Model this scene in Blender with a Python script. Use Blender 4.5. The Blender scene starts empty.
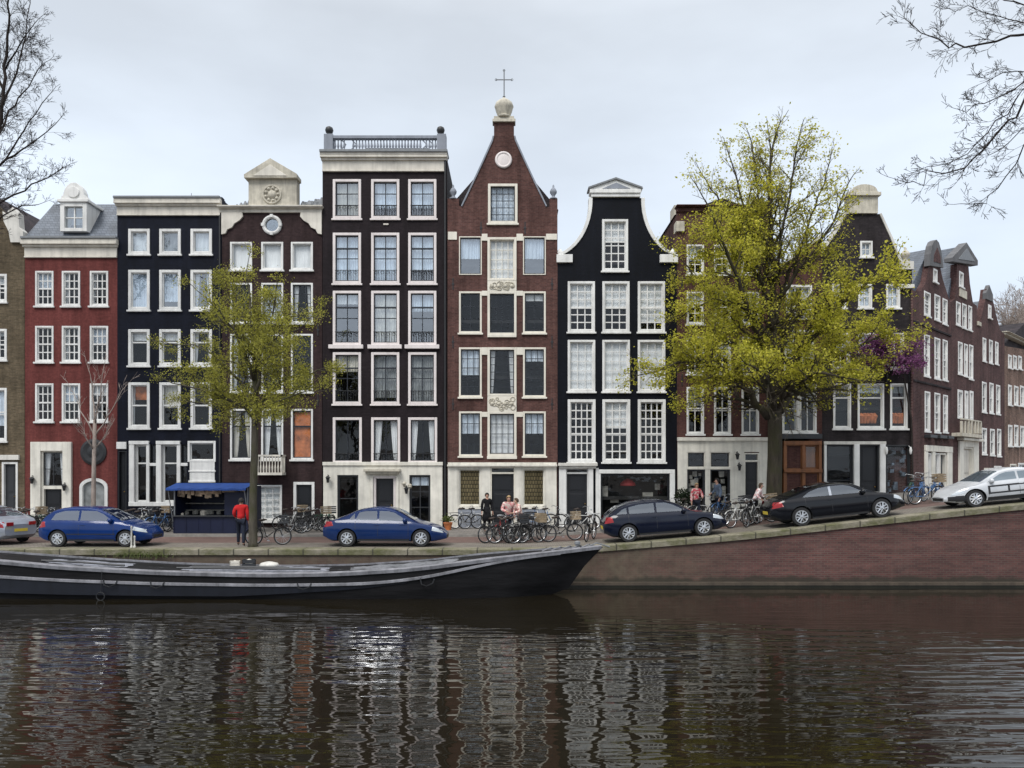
import bpy, bmesh, math, random
from mathutils import Vector, Matrix, noise
from mathutils.geometry import tessellate_polygon
R = math.radians
rnd = random.Random(7)
scene = bpy.context.scene
COL = scene.collection
F = 780.0; CX = 512.0; HY = 470.0; CZ = 4.29      # focal length in pixels, principal point, horizon row, eye height
YF = F/21.0; YQ = F/28.0                            # depth of the house fronts and of the quay edge

# ------------------------------------------------------------------ helpers
def tag(o, label=None, cat=None, group=None, kind=None):
    if label: o['label'] = label
    if cat: o['category'] = cat
    if group: o['group'] = group
    if kind: o['kind'] = kind
    return o
def empty(name, loc, rz=0.0, label=None, cat=None, group=None):
    o = bpy.data.objects.new(name, None); COL.objects.link(o)
    o.location = loc; o.rotation_euler = (0, 0, rz); o.empty_display_size = .3
    return tag(o, label, cat, group)
def at(px, py, Y):
    return Vector(((px-CX)*Y/F, Y, CZ-(py-HY)*Y/F))
def lerp(a, b, t): return a+(b-a)*t
def interp(tab, x):
    if x <= tab[0][0]: return tab[0][1]
    for (x0, v0), (x1, v1) in zip(tab, tab[1:]):
        if x <= x1: return lerp(v0, v1, (x-x0)/(x1-x0))
    return tab[-1][1]
GZ = [(-600, 1.46), (1.2, 1.46), (3.14, 1.58), (8.14, 1.99), (13.1, 2.54), (18.3, 3.09), (22, 3.36), (26, 3.5), (600, 3.5)]
def gz(x):                                          # street level along the quay: flat, then a ramp up to the bridge
    return (interp(GZ, x-.5)+interp(GZ, x)+interp(GZ, x+.5))/3

class MB:
    def __init__(s): s.v = []; s.f = []
    def add(s, vs, fs):
        n = len(s.v); s.v += [tuple(v) for v in vs]; s.f += [tuple(i+n for i in f) for f in fs]
    def box(s, x0, x1, y0, y1, z0, z1):
        s.add([(x0,y0,z0),(x1,y0,z0),(x1,y1,z0),(x0,y1,z0),(x0,y0,z1),(x1,y0,z1),(x1,y1,z1),(x0,y1,z1)],
              [(0,3,2,1),(4,5,6,7),(0,1,5,4),(1,2,6,5),(2,3,7,6),(3,0,4,7)])
    def prism(s, pts, y0, y1, holes=(), back=True, holedepth=None):
        """pts: outline in (x,z); extruded from y0 (front) to y1, with holes."""
        loops = [list(pts)]+[list(h) for h in holes]
        flat = [p for l in loops for p in l]
        tris = tessellate_polygon([[Vector((p[0], p[1], 0)) for p in l] for l in loops])
        out = []
        for t in tris:
            a, b, c = (flat[i] for i in t)
            cr = (b[0]-a[0])*(c[1]-a[1])-(b[1]-a[1])*(c[0]-a[0])
            if abs(cr) < 1e-10: continue
            out.append(t if cr > 0 else (t[0], t[2], t[1]))
        n = len(flat)
        vs = [(p[0], y0, p[1]) for p in flat]
        fs = list(out)
        vs += [(p[0], y1, p[1]) for p in flat]
        if back: fs += [(t[0]+n, t[2]+n, t[1]+n) for t in out]
        k = 0
        for li, l in enumerate(loops):
            m = len(l)
            area = sum(l[i][0]*l[(i+1) % m][1]-l[(i+1) % m][0]*l[i][1] for i in range(m))
            ccw = area > 0
            if li: ccw = not ccw
            for i in range(m):
                a, b = k+i, k+(i+1) % m
                fs.append((a, a+n, b+n, b) if ccw else (b, b+n, a+n, a))
            k += m
        s.add(vs, fs)
    def tube(s, pts, rad, sides=6, caps=True):
        pts = [Vector(p) for p in pts]
        if not hasattr(rad, '__len__'): rad = [rad]*len(pts)
        n0 = len(s.v); ref = None
        for i, p in enumerate(pts):
            if i == 0: t = pts[1]-p
            elif i == len(pts)-1: t = p-pts[i-1]
            else: t = pts[i+1]-pts[i-1]
            if t.length < 1e-9: t = Vector((0, 0, 1))
            t.normalize()
            if ref is None:
                ref = Vector((1, 0, 0)) if abs(t.x) < .8 else Vector((0, 1, 0))
            u = (ref-t*ref.dot(t))
            if u.length < 1e-6: u = t.orthogonal()
            u.normalize(); ref = u; w = t.cross(u)
            for k in range(sides):
                a = 2*math.pi*k/sides
                q = p+(u*math.cos(a)+w*math.sin(a))*rad[i]
                s.v.append(tuple(q))
        for i in range(len(pts)-1):
            for k in range(sides):
                a = n0+i*sides+k; b = n0+i*sides+(k+1) % sides
                s.f.append((a, b, b+sides, a+sides))
        if caps:
            s.f.append(tuple(n0+k for k in reversed(range(sides))))
            e = n0+(len(pts)-1)*sides
            s.f.append(tuple(e+k for k in range(sides)))
    def ring(s, c, rmaj, rmin, axis='y', n=24, sides=6):
        n0 = len(s.v)
        for i in range(n):
            a = 2*math.pi*i/n
            for k in range(sides):
                b = 2*math.pi*k/sides
                rr = rmaj+rmin*math.cos(b); h = rmin*math.sin(b)
                if axis == 'y': p = (c[0]+rr*math.cos(a), c[1]+h, c[2]+rr*math.sin(a))
                elif axis == 'z': p = (c[0]+rr*math.cos(a), c[1]+rr*math.sin(a), c[2]+h)
                else: p = (c[0]+h, c[1]+rr*math.cos(a), c[2]+rr*math.sin(a))
                s.v.append(p)
        for i in range(n):
            for k in range(sides):
                a = n0+i*sides+k; b = n0+i*sides+(k+1) % sides
                c2 = n0+((i+1) % n)*sides+(k+1) % sides; d = n0+((i+1) % n)*sides+k
                s.f.append((a, b, c2, d))
    def lathe(s, c, prof, axis='z', n=16):
        """prof: (radius, height) pairs"""
        n0 = len(s.v)
        for (r, h) in prof:
            for k in range(n):
                a = 2*math.pi*k/n
                if axis == 'z': p = (c[0]+r*math.cos(a), c[1]+r*math.sin(a), c[2]+h)
                else: p = (c[0]+r*math.cos(a), c[1]+h, c[2]+r*math.sin(a))
                s.v.append(p)
        for i in range(len(prof)-1):
            for k in range(n):
                a = n0+i*n+k; b = n0+i*n+(k+1) % n
                s.f.append((a, b, b+n, a+n))
        s.f.append(tuple(n0+k for k in reversed(range(n))))
        e = n0+(len(prof)-1)*n
        s.f.append(tuple(e+k for k in range(n)))
    def grid(s, fn, nu, nv):
        n0 = len(s.v)
        for i in range(nu+1):
            for j in range(nv+1): s.v.append(tuple(fn(i/nu, j/nv)))
        for i in range(nu):
            for j in range(nv):
                a = n0+i*(nv+1)+j
                s.f.append((a, a+nv+1, a+nv+2, a+1))
    def build(s, name, mat, parent=None, smooth=False, bevel=0, sharp=None):
        me = bpy.data.meshes.new(name); me.from_pydata(s.v, [], s.f); me.update()
        if mat: me.materials.append(mat)
        if smooth:
            me.polygons.foreach_set('use_smooth', [True]*len(me.polygons))
            if sharp: me.set_sharp_from_angle(angle=R(sharp))
        o = bpy.data.objects.new(name, me); COL.objects.link(o)
        if parent: o.parent = parent
        if bevel:
            b = o.modifiers.new('bevel', 'BEVEL'); b.width = bevel; b.segments = 2; b.limit_method = 'ANGLE'; b.angle_limit = R(40)
        return o
def fixnormals(me):
    bm = bmesh.new(); bm.from_mesh(me); bmesh.ops.recalc_face_normals(bm, faces=bm.faces); bm.to_mesh(me); bm.free()
def children(o): return [c for c in bpy.data.objects if c.parent == o]
def copy_tree(o, parent=None):
    c = o.copy(); COL.objects.link(c); c.parent = parent
    for k in list(o.children): copy_tree(k, c)
    return c

# ------------------------------------------------------------------ materials
class N:
    def __init__(s, name):
        s.m = bpy.data.materials.new(name); s.m.use_nodes = True
        s.t = s.m.node_tree; s.b = s.t.nodes['Principled BSDF']; s.out = s.t.nodes['Material Output']
    def n(s, typ, **k):
        x = s.t.nodes.new(typ)
        for a, v in k.items():
            if a in x.inputs.keys(): x.inputs[a].default_value = v
            else: setattr(x, a, v)
        return x
    def l(s, a, b): s.t.links.new(a, b)
    def coord(s, scale=(1, 1, 1), kind='Object', rot=(0, 0, 0)):
        tc = s.n('ShaderNodeTexCoord'); mp = s.n('ShaderNodeMapping')
        mp.inputs['Scale'].default_value = scale; mp.inputs['Rotation'].default_value = rot
        s.l(tc.outputs[kind], mp.inputs['Vector']); return mp.outputs['Vector']
    def noise(s, scale, vec=None, detail=4, rough=.55):
        x = s.n('ShaderNodeTexNoise'); x.inputs['Scale'].default_value = scale
        x.inputs['Detail'].default_value = detail; x.inputs['Roughness'].default_value = rough
        if vec is None: vec = s.coord()
        s.l(vec, x.inputs['Vector']); return x.outputs['Fac']
    def ramp(s, fac, stops):
        x = s.n('ShaderNodeValToRGB'); e = x.color_ramp.elements
        while len(e) < len(stops): e.new(.5)
        for el, (p, c) in zip(e, stops):
            el.position = p; el.color = (*c, 1) if hasattr(c, '__len__') else (c, c, c, 1)
        s.l(fac, x.inputs['Fac']); return x.outputs['Color']
    def mix(s, a, b, fac, mode='MIX'):
        x = s.n('ShaderNodeMix'); x.data_type = 'RGBA'; x.blend_type = mode
        for sock, v in ((x.inputs[0], fac), (x.inputs[6], a), (x.inputs[7], b)):
            if hasattr(v, 'is_output'): s.l(v, sock)
            elif hasattr(v, '__len__'): sock.default_value = (*v[:3], 1)
            else: sock.default_value = v
        return x.outputs[2]
    def bump(s, h, strength=.3, dist=.02):
        x = s.n('ShaderNodeBump'); x.inputs['Strength'].default_value = strength; x.inputs['Distance'].default_value = dist
        s.l(h, x.inputs['Height']); s.l(x.outputs['Normal'], s.b.inputs['Normal'])
    def color(s, c):
        if hasattr(c, 'is_output'): s.l(c, s.b.inputs['Base Color'])
        else: s.b.inputs['Base Color'].default_value = (*c, 1)
    def set(s, **k):
        for a, v in k.items(): s.b.inputs[a.replace('_', ' ')].default_value = v
        return s

def m_brick(name, c1, c2, mortar, bw=.22, rh=.068, ms=.010, var=.35, rough=.85, bump=.35, stain=None, moss=None):
    n = N(name); tc = n.n('ShaderNodeTexCoord'); sp = n.n('ShaderNodeSeparateXYZ'); n.l(tc.outputs['Object'], sp.inputs[0])
    ad = n.n('ShaderNodeMath', operation='ADD'); n.l(sp.outputs['X'], ad.inputs[0]); n.l(sp.outputs['Y'], ad.inputs[1])
    cb = n.n('ShaderNodeCombineXYZ'); n.l(ad.outputs[0], cb.inputs['X']); n.l(sp.outputs['Z'], cb.inputs['Y'])
    br = n.n('ShaderNodeTexBrick'); n.l(cb.outputs[0], br.inputs['Vector'])
    br.inputs['Scale'].default_value = 1; br.inputs['Brick Width'].default_value = bw; br.inputs['Row Height'].default_value = rh
    br.inputs['Mortar Size'].default_value = ms; br.inputs['Mortar Smooth'].default_value = .3; br.inputs['Bias'].default_value = 0
    br.inputs['Color1'].default_value = (*c1, 1); br.inputs['Color2'].default_value = (*c2, 1); br.inputs['Mortar'].default_value = (*mortar, 1)
    big = n.ramp(n.noise(.55, detail=6, rough=.65), [(.28, 1-var*1.25), (.7, 1+var*.8)])
    col = n.mix(br.outputs['Color'], big, 1.0, 'MULTIPLY')
    st = n.ramp(n.noise(1, n.coord((2.2, 2.2, .22)), detail=5), [(.33, .55), (.62, 1.12)])
    col = n.mix(col, st, .8, 'MULTIPLY')
    fine = n.ramp(n.noise(9, detail=3), [(.3, .78), (.7, 1.2)])
    col = n.mix(col, fine, .8, 'MULTIPLY')
    if moss:
        col = n.mix(col, moss, n.ramp(n.noise(.5, n.coord((1, 1, 1.4)), detail=7, rough=.7), [(.5, 0), (.68, .75)]))
    n.color(col); n.set(Roughness=rough, Specular_IOR_Level=.12)
    inv = n.n('ShaderNodeMath', operation='SUBTRACT'); inv.inputs[0].default_value = 1; n.l(br.outputs['Fac'], inv.inputs[1])
    n.bump(inv.outputs[0], bump, .012)
    return n.m
def m_paint(name, c, rough=.55, dirt=.18, streak=.5, spec=.4, scale=1.0):
    n = N(name)
    a = n.ramp(n.noise(1.1*scale, detail=6, rough=.65), [(.3, 1-dirt), (.65, 1.04)])
    b = n.ramp(n.noise(1, n.coord((5*scale, 5*scale, .4*scale)), detail=5), [(.3, 1-dirt*1.6), (.55, 1.03)])
    col = n.mix(n.mix(c, a, 1, 'MULTIPLY'), b, streak, 'MULTIPLY')
    n.color(col); n.set(Roughness=rough, Specular_IOR_Level=spec)
    n.bump(n.noise(14, detail=4), .12, .01)
    return n.m
def m_plain(name, c, rough=.5, metal=0, var=.15, scale=6, spec=.5, bump=0):
    n = N(name); n.color(n.mix(c, n.ramp(n.noise(scale, detail=4), [(.3, 1-var), (.7, 1+var)]), 1, 'MULTIPLY'))
    n.set(Roughness=rough, Metallic=metal, Specular_IOR_Level=spec)
    if bump: n.bump(n.noise(scale*3, detail=4), bump, .02)
    return n.m
def m_glass(name, refl=.10, tint=(.95, .97, .98), wob=.03):
    n = N(name); t = n.t; t.nodes.remove(n.b)
    tr = n.n('ShaderNodeBsdfTransparent'); tr.inputs[0].default_value = (*tint, 1)
    gl = n.n('ShaderNodeBsdfGlossy'); gl.inputs['Roughness'].default_value = .02; gl.inputs['Color'].default_value = (.95, .97, 1, 1)
    bp = n.n('ShaderNodeBump'); bp.inputs['Strength'].default_value = wob; bp.inputs['Distance'].default_value = .5
    n.l(n.noise(1.3, detail=2), bp.inputs['Height']); n.l(bp.outputs[0], gl.inputs['Normal'])
    fr = n.n('ShaderNodeFresnel'); ge = n.n('ShaderNodeNewGeometry'); ir = n.n('ShaderNodeMapRange'); n.l(ge.outputs['Backfacing'], ir.inputs['Value']); ir.inputs['To Min'].default_value = 1.5; ir.inputs['To Max'].default_value = 1/1.5; n.l(ir.outputs[0], fr.inputs['IOR'])
    ma = n.n('ShaderNodeMath', operation='ADD'); n.l(fr.outputs[0], ma.inputs[0]); ma.inputs[1].default_value = refl; ma.use_clamp = True
    mx = n.n('ShaderNodeMixShader'); n.l(ma.outputs[0], mx.inputs[0]); n.l(tr.outputs[0], mx.inputs[1]); n.l(gl.outputs[0], mx.inputs[2])
    n.l(mx.outputs[0], n.out.inputs['Surface']); return n.m
def m_leaf(name, c1, c2, c3):
    n = N(name); g = n.n('ShaderNodeNewGeometry')
    col = n.ramp(g.outputs['Random Per Island'], [(0, c1), (.5, c2), (1, c3)])
    big = n.ramp(n.noise(.8, detail=3), [(.35, .72), (.65, 1.2)])
    col = n.mix(col, big, 1, 'MULTIPLY'); n.color(col); n.set(Roughness=.55, Specular_IOR_Level=.3)
    t = n.n('ShaderNodeBsdfTranslucent'); n.l(col, t.inputs['Color'])
    mx = n.n('ShaderNodeMixShader'); mx.inputs[0].default_value = .5
    n.l(n.b.outputs[0], mx.inputs[1]); n.l(t.outputs[0], mx.inputs[2]); n.l(mx.outputs[0], n.out.inputs['Surface'])
    return n.m
def m_bark(name, c, moss=None):
    n = N(name); v = n.coord((3, 3, .6)); f = n.noise(3, v, detail=7, rough=.7)
    col = n.mix(c, n.ramp(f, [(.3, .5), (.7, 1.4)]), 1, 'MULTIPLY')
    if moss: col = n.mix(col, moss, n.ramp(n.noise(1.6, detail=5), [(.45, 0), (.62, .7)]))
    n.color(col); n.set(Roughness=.95, Specular_IOR_Level=.2); n.bump(f, .8, .05); return n.m

M = dict(
    tan=m_brick('weathered_tan_brick', (.145, .11, .07), (.09, .07, .044), (.12, .10, .072)),
    red=m_brick('red_painted_brick', (.160, .048, .043), (.136, .040, .036), (.130, .040, .036), var=.16, bump=.2),
    navy=m_brick('navy_painted_brick', (.0075, .0095, .019), (.006, .0075, .015), (.006, .0075, .014), var=.3, rough=.6, bump=.25),
    plum=m_brick('dark_plum_brick', (.044, .027, .027), (.031, .019, .020), (.04, .028, .028), var=.3),
    char=m_brick('charcoal_brick', (.021, .0155, .018), (.016, .0115, .0135), (.017, .013, .0145), var=.25, rough=.7),
    brick=m_brick('red_brown_brick', (.126, .060, .051), (.078, .037, .033), (.112, .073, .064), var=.3),
    black=m_brick('black_painted_brick', (.0052, .0064, .011), (.0042, .0052, .009), (.0042, .005, .008), var=.3, rough=.5, bump=.2),
    brown=m_brick('brown_brick', (.105, .047, .040), (.07, .031, .028), (.085, .052, .045), var=.3),
    sooty=m_brick('sooty_brick', (.036, .030, .032), (.025, .021, .023), (.034, .03, .031), var=.4),
    wine=m_brick('wine_red_brick', (.100, .047, .045), (.056, .027, .027), (.13, .095, .088), var=.3),
    mott=m_brick('mottled_brick', (.24, .14, .105), (.12, .07, .055), (.22, .18, .15), var=.4),
    quay=m_brick('quay_brick', (.12, .046, .043), (.078, .031, .031), (.075, .045, .042), rh=.075, var=.35, moss=None),
    white=m_paint('white_paint', (.72, .715, .69), dirt=.2),
    cream=m_paint('cream_paint', (.66, .62, .54), dirt=.26),
    stone=m_paint('pale_stone', (.56, .52, .43), dirt=.35, rough=.85, scale=2),
    plaster=m_paint('white_plaster', (.72, .69, .61), dirt=.24, rough=.8),
    greystone=m_paint('grey_stone', (.25, .27, .31), dirt=.2, rough=.8),
    capgrey=m_paint('weathered_grey_cap', (.135, .135, .14), dirt=.35, rough=.85),
    lead=m_plain('lead_grey', (.17, .18, .19), .6),
    slate=None,
    tile=m_brick('dark_roof_tiles', (.052, .04, .042), (.035, .03, .034), (.018, .016, .018), bw=.22, rh=.17, ms=.012, rough=.75),
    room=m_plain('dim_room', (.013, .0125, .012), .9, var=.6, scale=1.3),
    door=m_paint('black_door_paint', (.012, .013, .016), rough=.4, dirt=.2),
    dgrey=m_paint('dark_grey_paint', (.03, .032, .036), rough=.5),
    iron=m_plain('black_iron', (.015, .016, .018), .5),
    sash=m_paint('dark_sash_paint', (.02, .024, .032), rough=.4),
    wood=m_paint('varnished_wood', (.23, .085, .026), rough=.45, dirt=.4),
    rust=m_plain('rusty_panel', (.42, .13, .04), .8, var=.55, scale=2.5),
    curtain=m_plain('white_curtain', (.74, .745, .74), .9, var=.08, scale=2),
    sheer=m_plain('pale_sheer_curtain', (.64, .70, .765), .9, var=.2, scale=1.5),
    drape=m_plain('grey_drape', (.22, .23, .23), .9, var=.35, scale=3),
    mesh=m_brick('woven_screen', (.20, .165, .09), (.15, .12, .065), (.02, .018, .012), bw=.075, rh=.19, ms=.02, var=.25),
    glass=m_glass('window_glass', .0),
    glassb=m_glass('sky_bright_glass', .22, (.90, .95, .98)),
)
def m_slate():
    n = N('slate_roof'); tc = n.n('ShaderNodeTexCoord'); sp = n.n('ShaderNodeSeparateXYZ'); n.l(tc.outputs['Object'], sp.inputs[0])
    cb = n.n('ShaderNodeCombineXYZ'); ad = n.n('ShaderNodeMath', operation='ADD')
    n.l(sp.outputs['X'], ad.inputs[0]); n.l(sp.outputs['Y'], ad.inputs[1]); n.l(ad.outputs[0], cb.inputs['X']); n.l(sp.outputs['Z'], cb.inputs['Y'])
    br = n.n('ShaderNodeTexBrick'); n.l(cb.outputs[0], br.inputs['Vector'])
    for k, v in (('Scale', 1), ('Brick Width', .24), ('Row Height', .15), ('Mortar Size', .012)): br.inputs[k].default_value = v
    br.inputs['Color1'].default_value = (.115, .135, .165, 1); br.inputs['Color2'].default_value = (.08, .096, .12, 1); br.inputs['Mortar'].default_value = (.04, .047, .06, 1)
    n.color(n.mix(br.outputs['Color'], n.ramp(n.noise(1.2, detail=6), [(.3, .7), (.7, 1.3)]), 1, 'MULTIPLY')); n.set(Roughness=.55)
    n.bump(br.outputs['Fac'], -.3, .02); return n.m
M['slate'] = m_slate()

# ------------------------------------------------------------------ camera, light, sky
cam = bpy.data.cameras.new('camera'); camo = bpy.data.objects.new('camera', cam); COL.objects.link(camo)
camo.location = (0, 0, CZ); camo.rotation_euler = (R(90), 0, 0)
cam.sensor_width = 36; cam.lens = 36*F/1024; cam.shift_y = (HY-384)/1024; cam.clip_end = 3000; cam.clip_start = .1
scene.camera = camo
SUN_EL, SUN_AZ = 52, 205          # degrees; the veiled sun stands high behind the camera, a little to the left
w = bpy.data.worlds.new('World'); scene.world = w; w.use_nodes = True
t = w.node_tree; t.nodes.clear()
def wn(typ, **k):
    x = t.nodes.new(typ)
    for a, v in k.items():
        if a in x.inputs.keys(): x.inputs[a].default_value = v
        else: setattr(x, a, v)
    return x
sky = wn('ShaderNodeTexSky', sky_type='NISHITA', sun_disc=False, sun_elevation=R(SUN_EL), sun_rotation=R(SUN_AZ))
bg1 = wn('ShaderNodeBackground'); bg1.inputs['Strength'].default_value = .08; t.links.new(sky.outputs[0], bg1.inputs['Color'])
tc = wn('ShaderNodeTexCoord'); sep = wn('ShaderNodeSeparateXYZ'); t.links.new(tc.outputs['Generated'], sep.inputs[0])
ramp = wn('ShaderNodeValToRGB'); t.links.new(sep.outputs['Z'], ramp.inputs['Fac'])
els = ramp.color_ramp.elements
stops = [(0.0, (.575, .645, .735)), (.22, (.58, .65, .74)), (.5, (.50, .54, .59)), (.72, (.95, .97, 1.0)), (1, (1.45, 1.46, 1.48))]
while len(els) < len(stops): els.new(.5)
for e, (p, c) in zip(els, stops): e.position = p; e.color = (*c, 1)
mp = wn('ShaderNodeMapping'); mp.inputs['Scale'].default_value = (1.6, 1.6, 4.5); t.links.new(tc.outputs['Generated'], mp.inputs[0])
nz = wn('ShaderNodeTexNoise'); nz.inputs['Scale'].default_value = 1.7; nz.inputs['Detail'].default_value = 5; nz.inputs['Roughness'].default_value = .5
t.links.new(mp.outputs[0], nz.inputs['Vector'])
cr = wn('ShaderNodeValToRGB'); t.links.new(nz.outputs['Fac'], cr.inputs['Fac'])
cr.color_ramp.elements[0].position = .33; cr.color_ramp.elements[0].color = (.90, .895, .89, 1)
cr.color_ramp.elements[1].position = .68; cr.color_ramp.elements[1].color = (1.10, 1.10, 1.095, 1)
mm = wn('ShaderNodeMix', data_type='RGBA', blend_type='MULTIPLY'); mm.inputs[0].default_value = 1
t.links.new(ramp.outputs[0], mm.inputs[6]); t.links.new(cr.outputs[0], mm.inputs[7])
bg2 = wn('ShaderNodeBackground'); t.links.new(mm.outputs[2], bg2.inputs['Color']); bg2.inputs['Strength'].default_value = 1.0
mx = wn('ShaderNodeMixShader'); mx.inputs[0].default_value = .88
t.links.new(bg1.outputs[0], mx.inputs[1]); t.links.new(bg2.outputs[0], mx.inputs[2])
wo = wn('ShaderNodeOutputWorld'); t.links.new(mx.outputs[0], wo.inputs['Surface'])
sd = bpy.data.lights.new('sun', 'SUN'); sd.energy = 1.5; sd.angle = R(25); sd.color = (1, .975, .94)
so = bpy.data.objects.new('sun', sd); COL.objects.link(so); so.location = (-20, -20, 40)
az = R(SUN_AZ); el = R(SUN_EL)
sdir = Vector((math.sin(az)*math.cos(el), math.cos(az)*math.cos(el), math.sin(el)))
so.rotation_euler = sdir.to_track_quat('Z', 'Y').to_euler()
vs_ = scene.view_settings; vs_.view_transform = 'Standard'; vs_.look = 'None'; vs_.gamma = 1; vs_.exposure = 0.68; vs_.use_curve_mapping = False
# ------------------------------------------------------------------ houses
SPLIT = {'balustrade_post', 'center_mullion', 'quoin_block', 'grey_plinth', 'stone_sill', 'door_pilaster', 'shoulder_block', 'flower_box', 'panel_moulding', 'shop_post', 'ground_front'}
class House:
    def __init__(s, label, px0, px1, wall, origin=None, ang=0.0, name='canal_house', base=545, depth=9.0):
        s.ang = R(ang); s.u = Vector((math.cos(s.ang), math.sin(s.ang)))
        s.org = origin if origin else Vector(((px0-CX)/21.0, YF))
        s.zero = 0
        a, _ = s._ray(px0, HY); b, _ = s._ray(px1, HY)
        s.zero = a; s.x1 = b-a
        p = s.org+s.u*a
        s.loc = Vector((p.x, p.y, 0)); s.base = base; s.depth = depth; s.wallm = M[wall] if isinstance(wall, str) else wall
        s.root = empty(name, s.loc, s.ang, label, 'house', 'houses along the canal')
        s.holes = []; s.nwin = 0; s.rn = random.Random(int(px0*7+3))
    def _ray(s, px, py):
        dx = (px-CX)/F
        # t*(dx,1) = org + k*u
        det = dx*(-s.u.y)+s.u.x
        t = (s.org.x*(-s.u.y)+s.u.x*s.org.y)/det
        k = (t-s.org.y)/s.u.y if abs(s.u.y) > 1e-6 else (t*dx-s.org.x)/s.u.x
        return k-s.zero, CZ-t*(py-HY)/F
    def P(s, px, py): return s._ray(px, py)
    def rect(s, x0, y0, x1, y1):
        a = s.P(x0, y0); b = s.P(x1, y1); c = s.P(x0, y1); d = s.P(x1, y0)
        return a[0], b[0], (b[1]+c[1])/2, (a[1]+d[1])/2           # x0,x1,z0,z1
    def pts(s, L): return [s.P(*p) for p in L]
    def hole(s, x0, x1, z0, z1): s.holes.append([(x0, z0), (x1, z0), (x1, z1), (x0, z1)])
    def box(s, name, mat, rects, out, inn=0.0, bevel=0.012, parent=None):
        if len(rects) > 1 and name in SPLIT:
            return [s.box(name, mat, [r], out, inn, bevel, parent) for r in rects][-1]
        m = MB()
        for r in rects:
            x0, x1, z0, z1 = s.rect(*r[:4]); o = r[4] if len(r) > 4 else out
            m.box(x0, x1, -o, inn, z0, z1)
        return m.build(name, M[mat], parent or s.root, bevel=bevel)
    def poly(s, name, mat, pts, out, inn=0.0, holes=(), bevel=.012, smooth=False):
        m = MB(); p = s.pts(pts); m.prism(p, -out, inn, [s.pts(h) for h in holes])
        return m.build(name, M[mat], s.root, bevel=bevel)
    def cornice(s, x0, x1, y0, y1, mat='white', cap='lead', out=.42, name='cornice', capmat=None):
        """moulded cornice: frieze, stepped mouldings and a lead gutter on top"""
        a, b, z0, z1 = s.rect(x0, y0, x1, y1); h = z1-z0; m = MB()
        for (f0, f1, o) in ((0, .08, .10), (.08, .58, .06), (.58, .70, .16), (.70, .82, .27), (.82, 1.0, out)):
            e = min(.08, o*.25)
            m.box(a-(e if f0 > .5 else 0), b+(e if f0 > .5 else 0), -o, .3, z0+h*f0, z0+h*f1)
        c = m.build(name, M[mat], s.root, bevel=.015)
        if cap:
            g = MB(); g.box(a-.06, b+.06, -out-.06, .5, z1, z1+.11); g.build('gutter', M[cap], s.root, bevel=.02)
        return c
    def window(s, x0, y0, x1, y1, nx=2, ny=3, fw=.13, rail=None, frame='white', sash=None, curtain=None, sill=True,
               glass='glass', name='window', railing=False, arch=0, proud=.03, mb=.038, deep=.0, sillout=.10, vsplit=None):
        X0, X1, Z0, Z1 = s.rect(x0, y0, x1, y1); q_ = s.rn.random()
        if name == 'window' and curtain is None and y1 < 460 and q_ < .62:
            curtain = ('drapes', s.rn.uniform(.12, .32)) if q_ < .34 else ('sheer', s.rn.uniform(.15, .55)) if q_ < .5 else ('blind', s.rn.uniform(.12, .4))
        elif curtain == 'sheer': curtain = ('sheer', s.rn.choice((1, 1, .9, .72, .55)))
        s.hole(X0, X1, Z0, Z1); m = MB(); d = deep; fw *= .88
        i0, i1, k0, k1 = X0+fw, X1-fw, Z0+fw*.9, Z1-fw
        m.box(X0, i0, d-proud, d+.12, Z0, Z1); m.box(i1, X1, d-proud, d+.12, Z0, Z1)
        m.box(i0, i1, d-proud, d+.12, k1, Z1); m.box(i0, i1, d-proud, d+.12, Z0, k0)
        w = m.build(name, M[frame], s.root, bevel=.012)
        g = MB(); sw = .045
        g.box(i0, i0+sw, d+.05, d+.10, k0, k1); g.box(i1-sw, i1, d+.05, d+.10, k0, k1)
        g.box(i0+sw, i1-sw, d+.05, d+.10, k0, k0+sw); g.box(i0+sw, i1-sw, d+.05, d+.10, k1-sw, k1)
        if rail is not None:
            zr = lerp(k1, k0, rail); g.box(i0+sw, i1-sw, d+.035, d+.10, zr-.035, zr+.035)
        for i in range(1, nx):
            xm = lerp(i0, i1, i/nx); g.box(xm-mb/2, xm+mb/2, d+.058, d+.098, k0+sw, k1-sw)
        for j in range(1, ny):
            zm = lerp(k0, k1, j/ny); g.box(i0+sw, i1-sw, d+.062, d+.096, zm-mb/2, zm+mb/2)
        g.build('sash', M[sash or frame], w)
        pm = MB(); e = s.rn.uniform(-.012, .012); e2 = s.rn.uniform(-.014, .008)
        pm.add([(i0, d+.085-e-e2, k0), (i1, d+.085+e-e2, k0), (i1, d+.085+e+e2, k1), (i0, d+.085-e+e2, k1)], [(0, 1, 2, 3)])
        pm.build('pane', M[glass], w)
        if curtain:
            kind, amt = curtain if isinstance(curtain, tuple) else (curtain, 1.0)
            cm = MB(); yb = d+.2; ww = i1-i0; ph = s.rn.uniform(0, 6)
            if kind in ('blind', 'sheer', 'full'):
                zb = lerp(k1, k0-.02, amt); nf = max(10, int(ww/.028))
                amp = .006 if kind == 'blind' else .028
                cm.grid(lambda a, b: (lerp(i0-.03, i1+.03, a), yb+amp*math.sin(a*ww*(46+6*math.sin(a*5+ph))+ph)*(1.2-b*.5)+.01*math.sin(a*9+ph), lerp(zb, k1+.05, b)), nf*2, 3)
            elif kind == 'drapes':
                for sd in (0, 1):
                    def fn(a, b, sd=sd):
                        wid = ww*amt*(.55+.45*b**.7)
                        xx = i0-.02+a*wid if sd == 0 else i1+.02-a*wid
                        return (xx, yb+.03*math.sin(a*22+ph), lerp(k0-.02, k1+.05, b))
                    cm.grid(fn, 24, 6)
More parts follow.
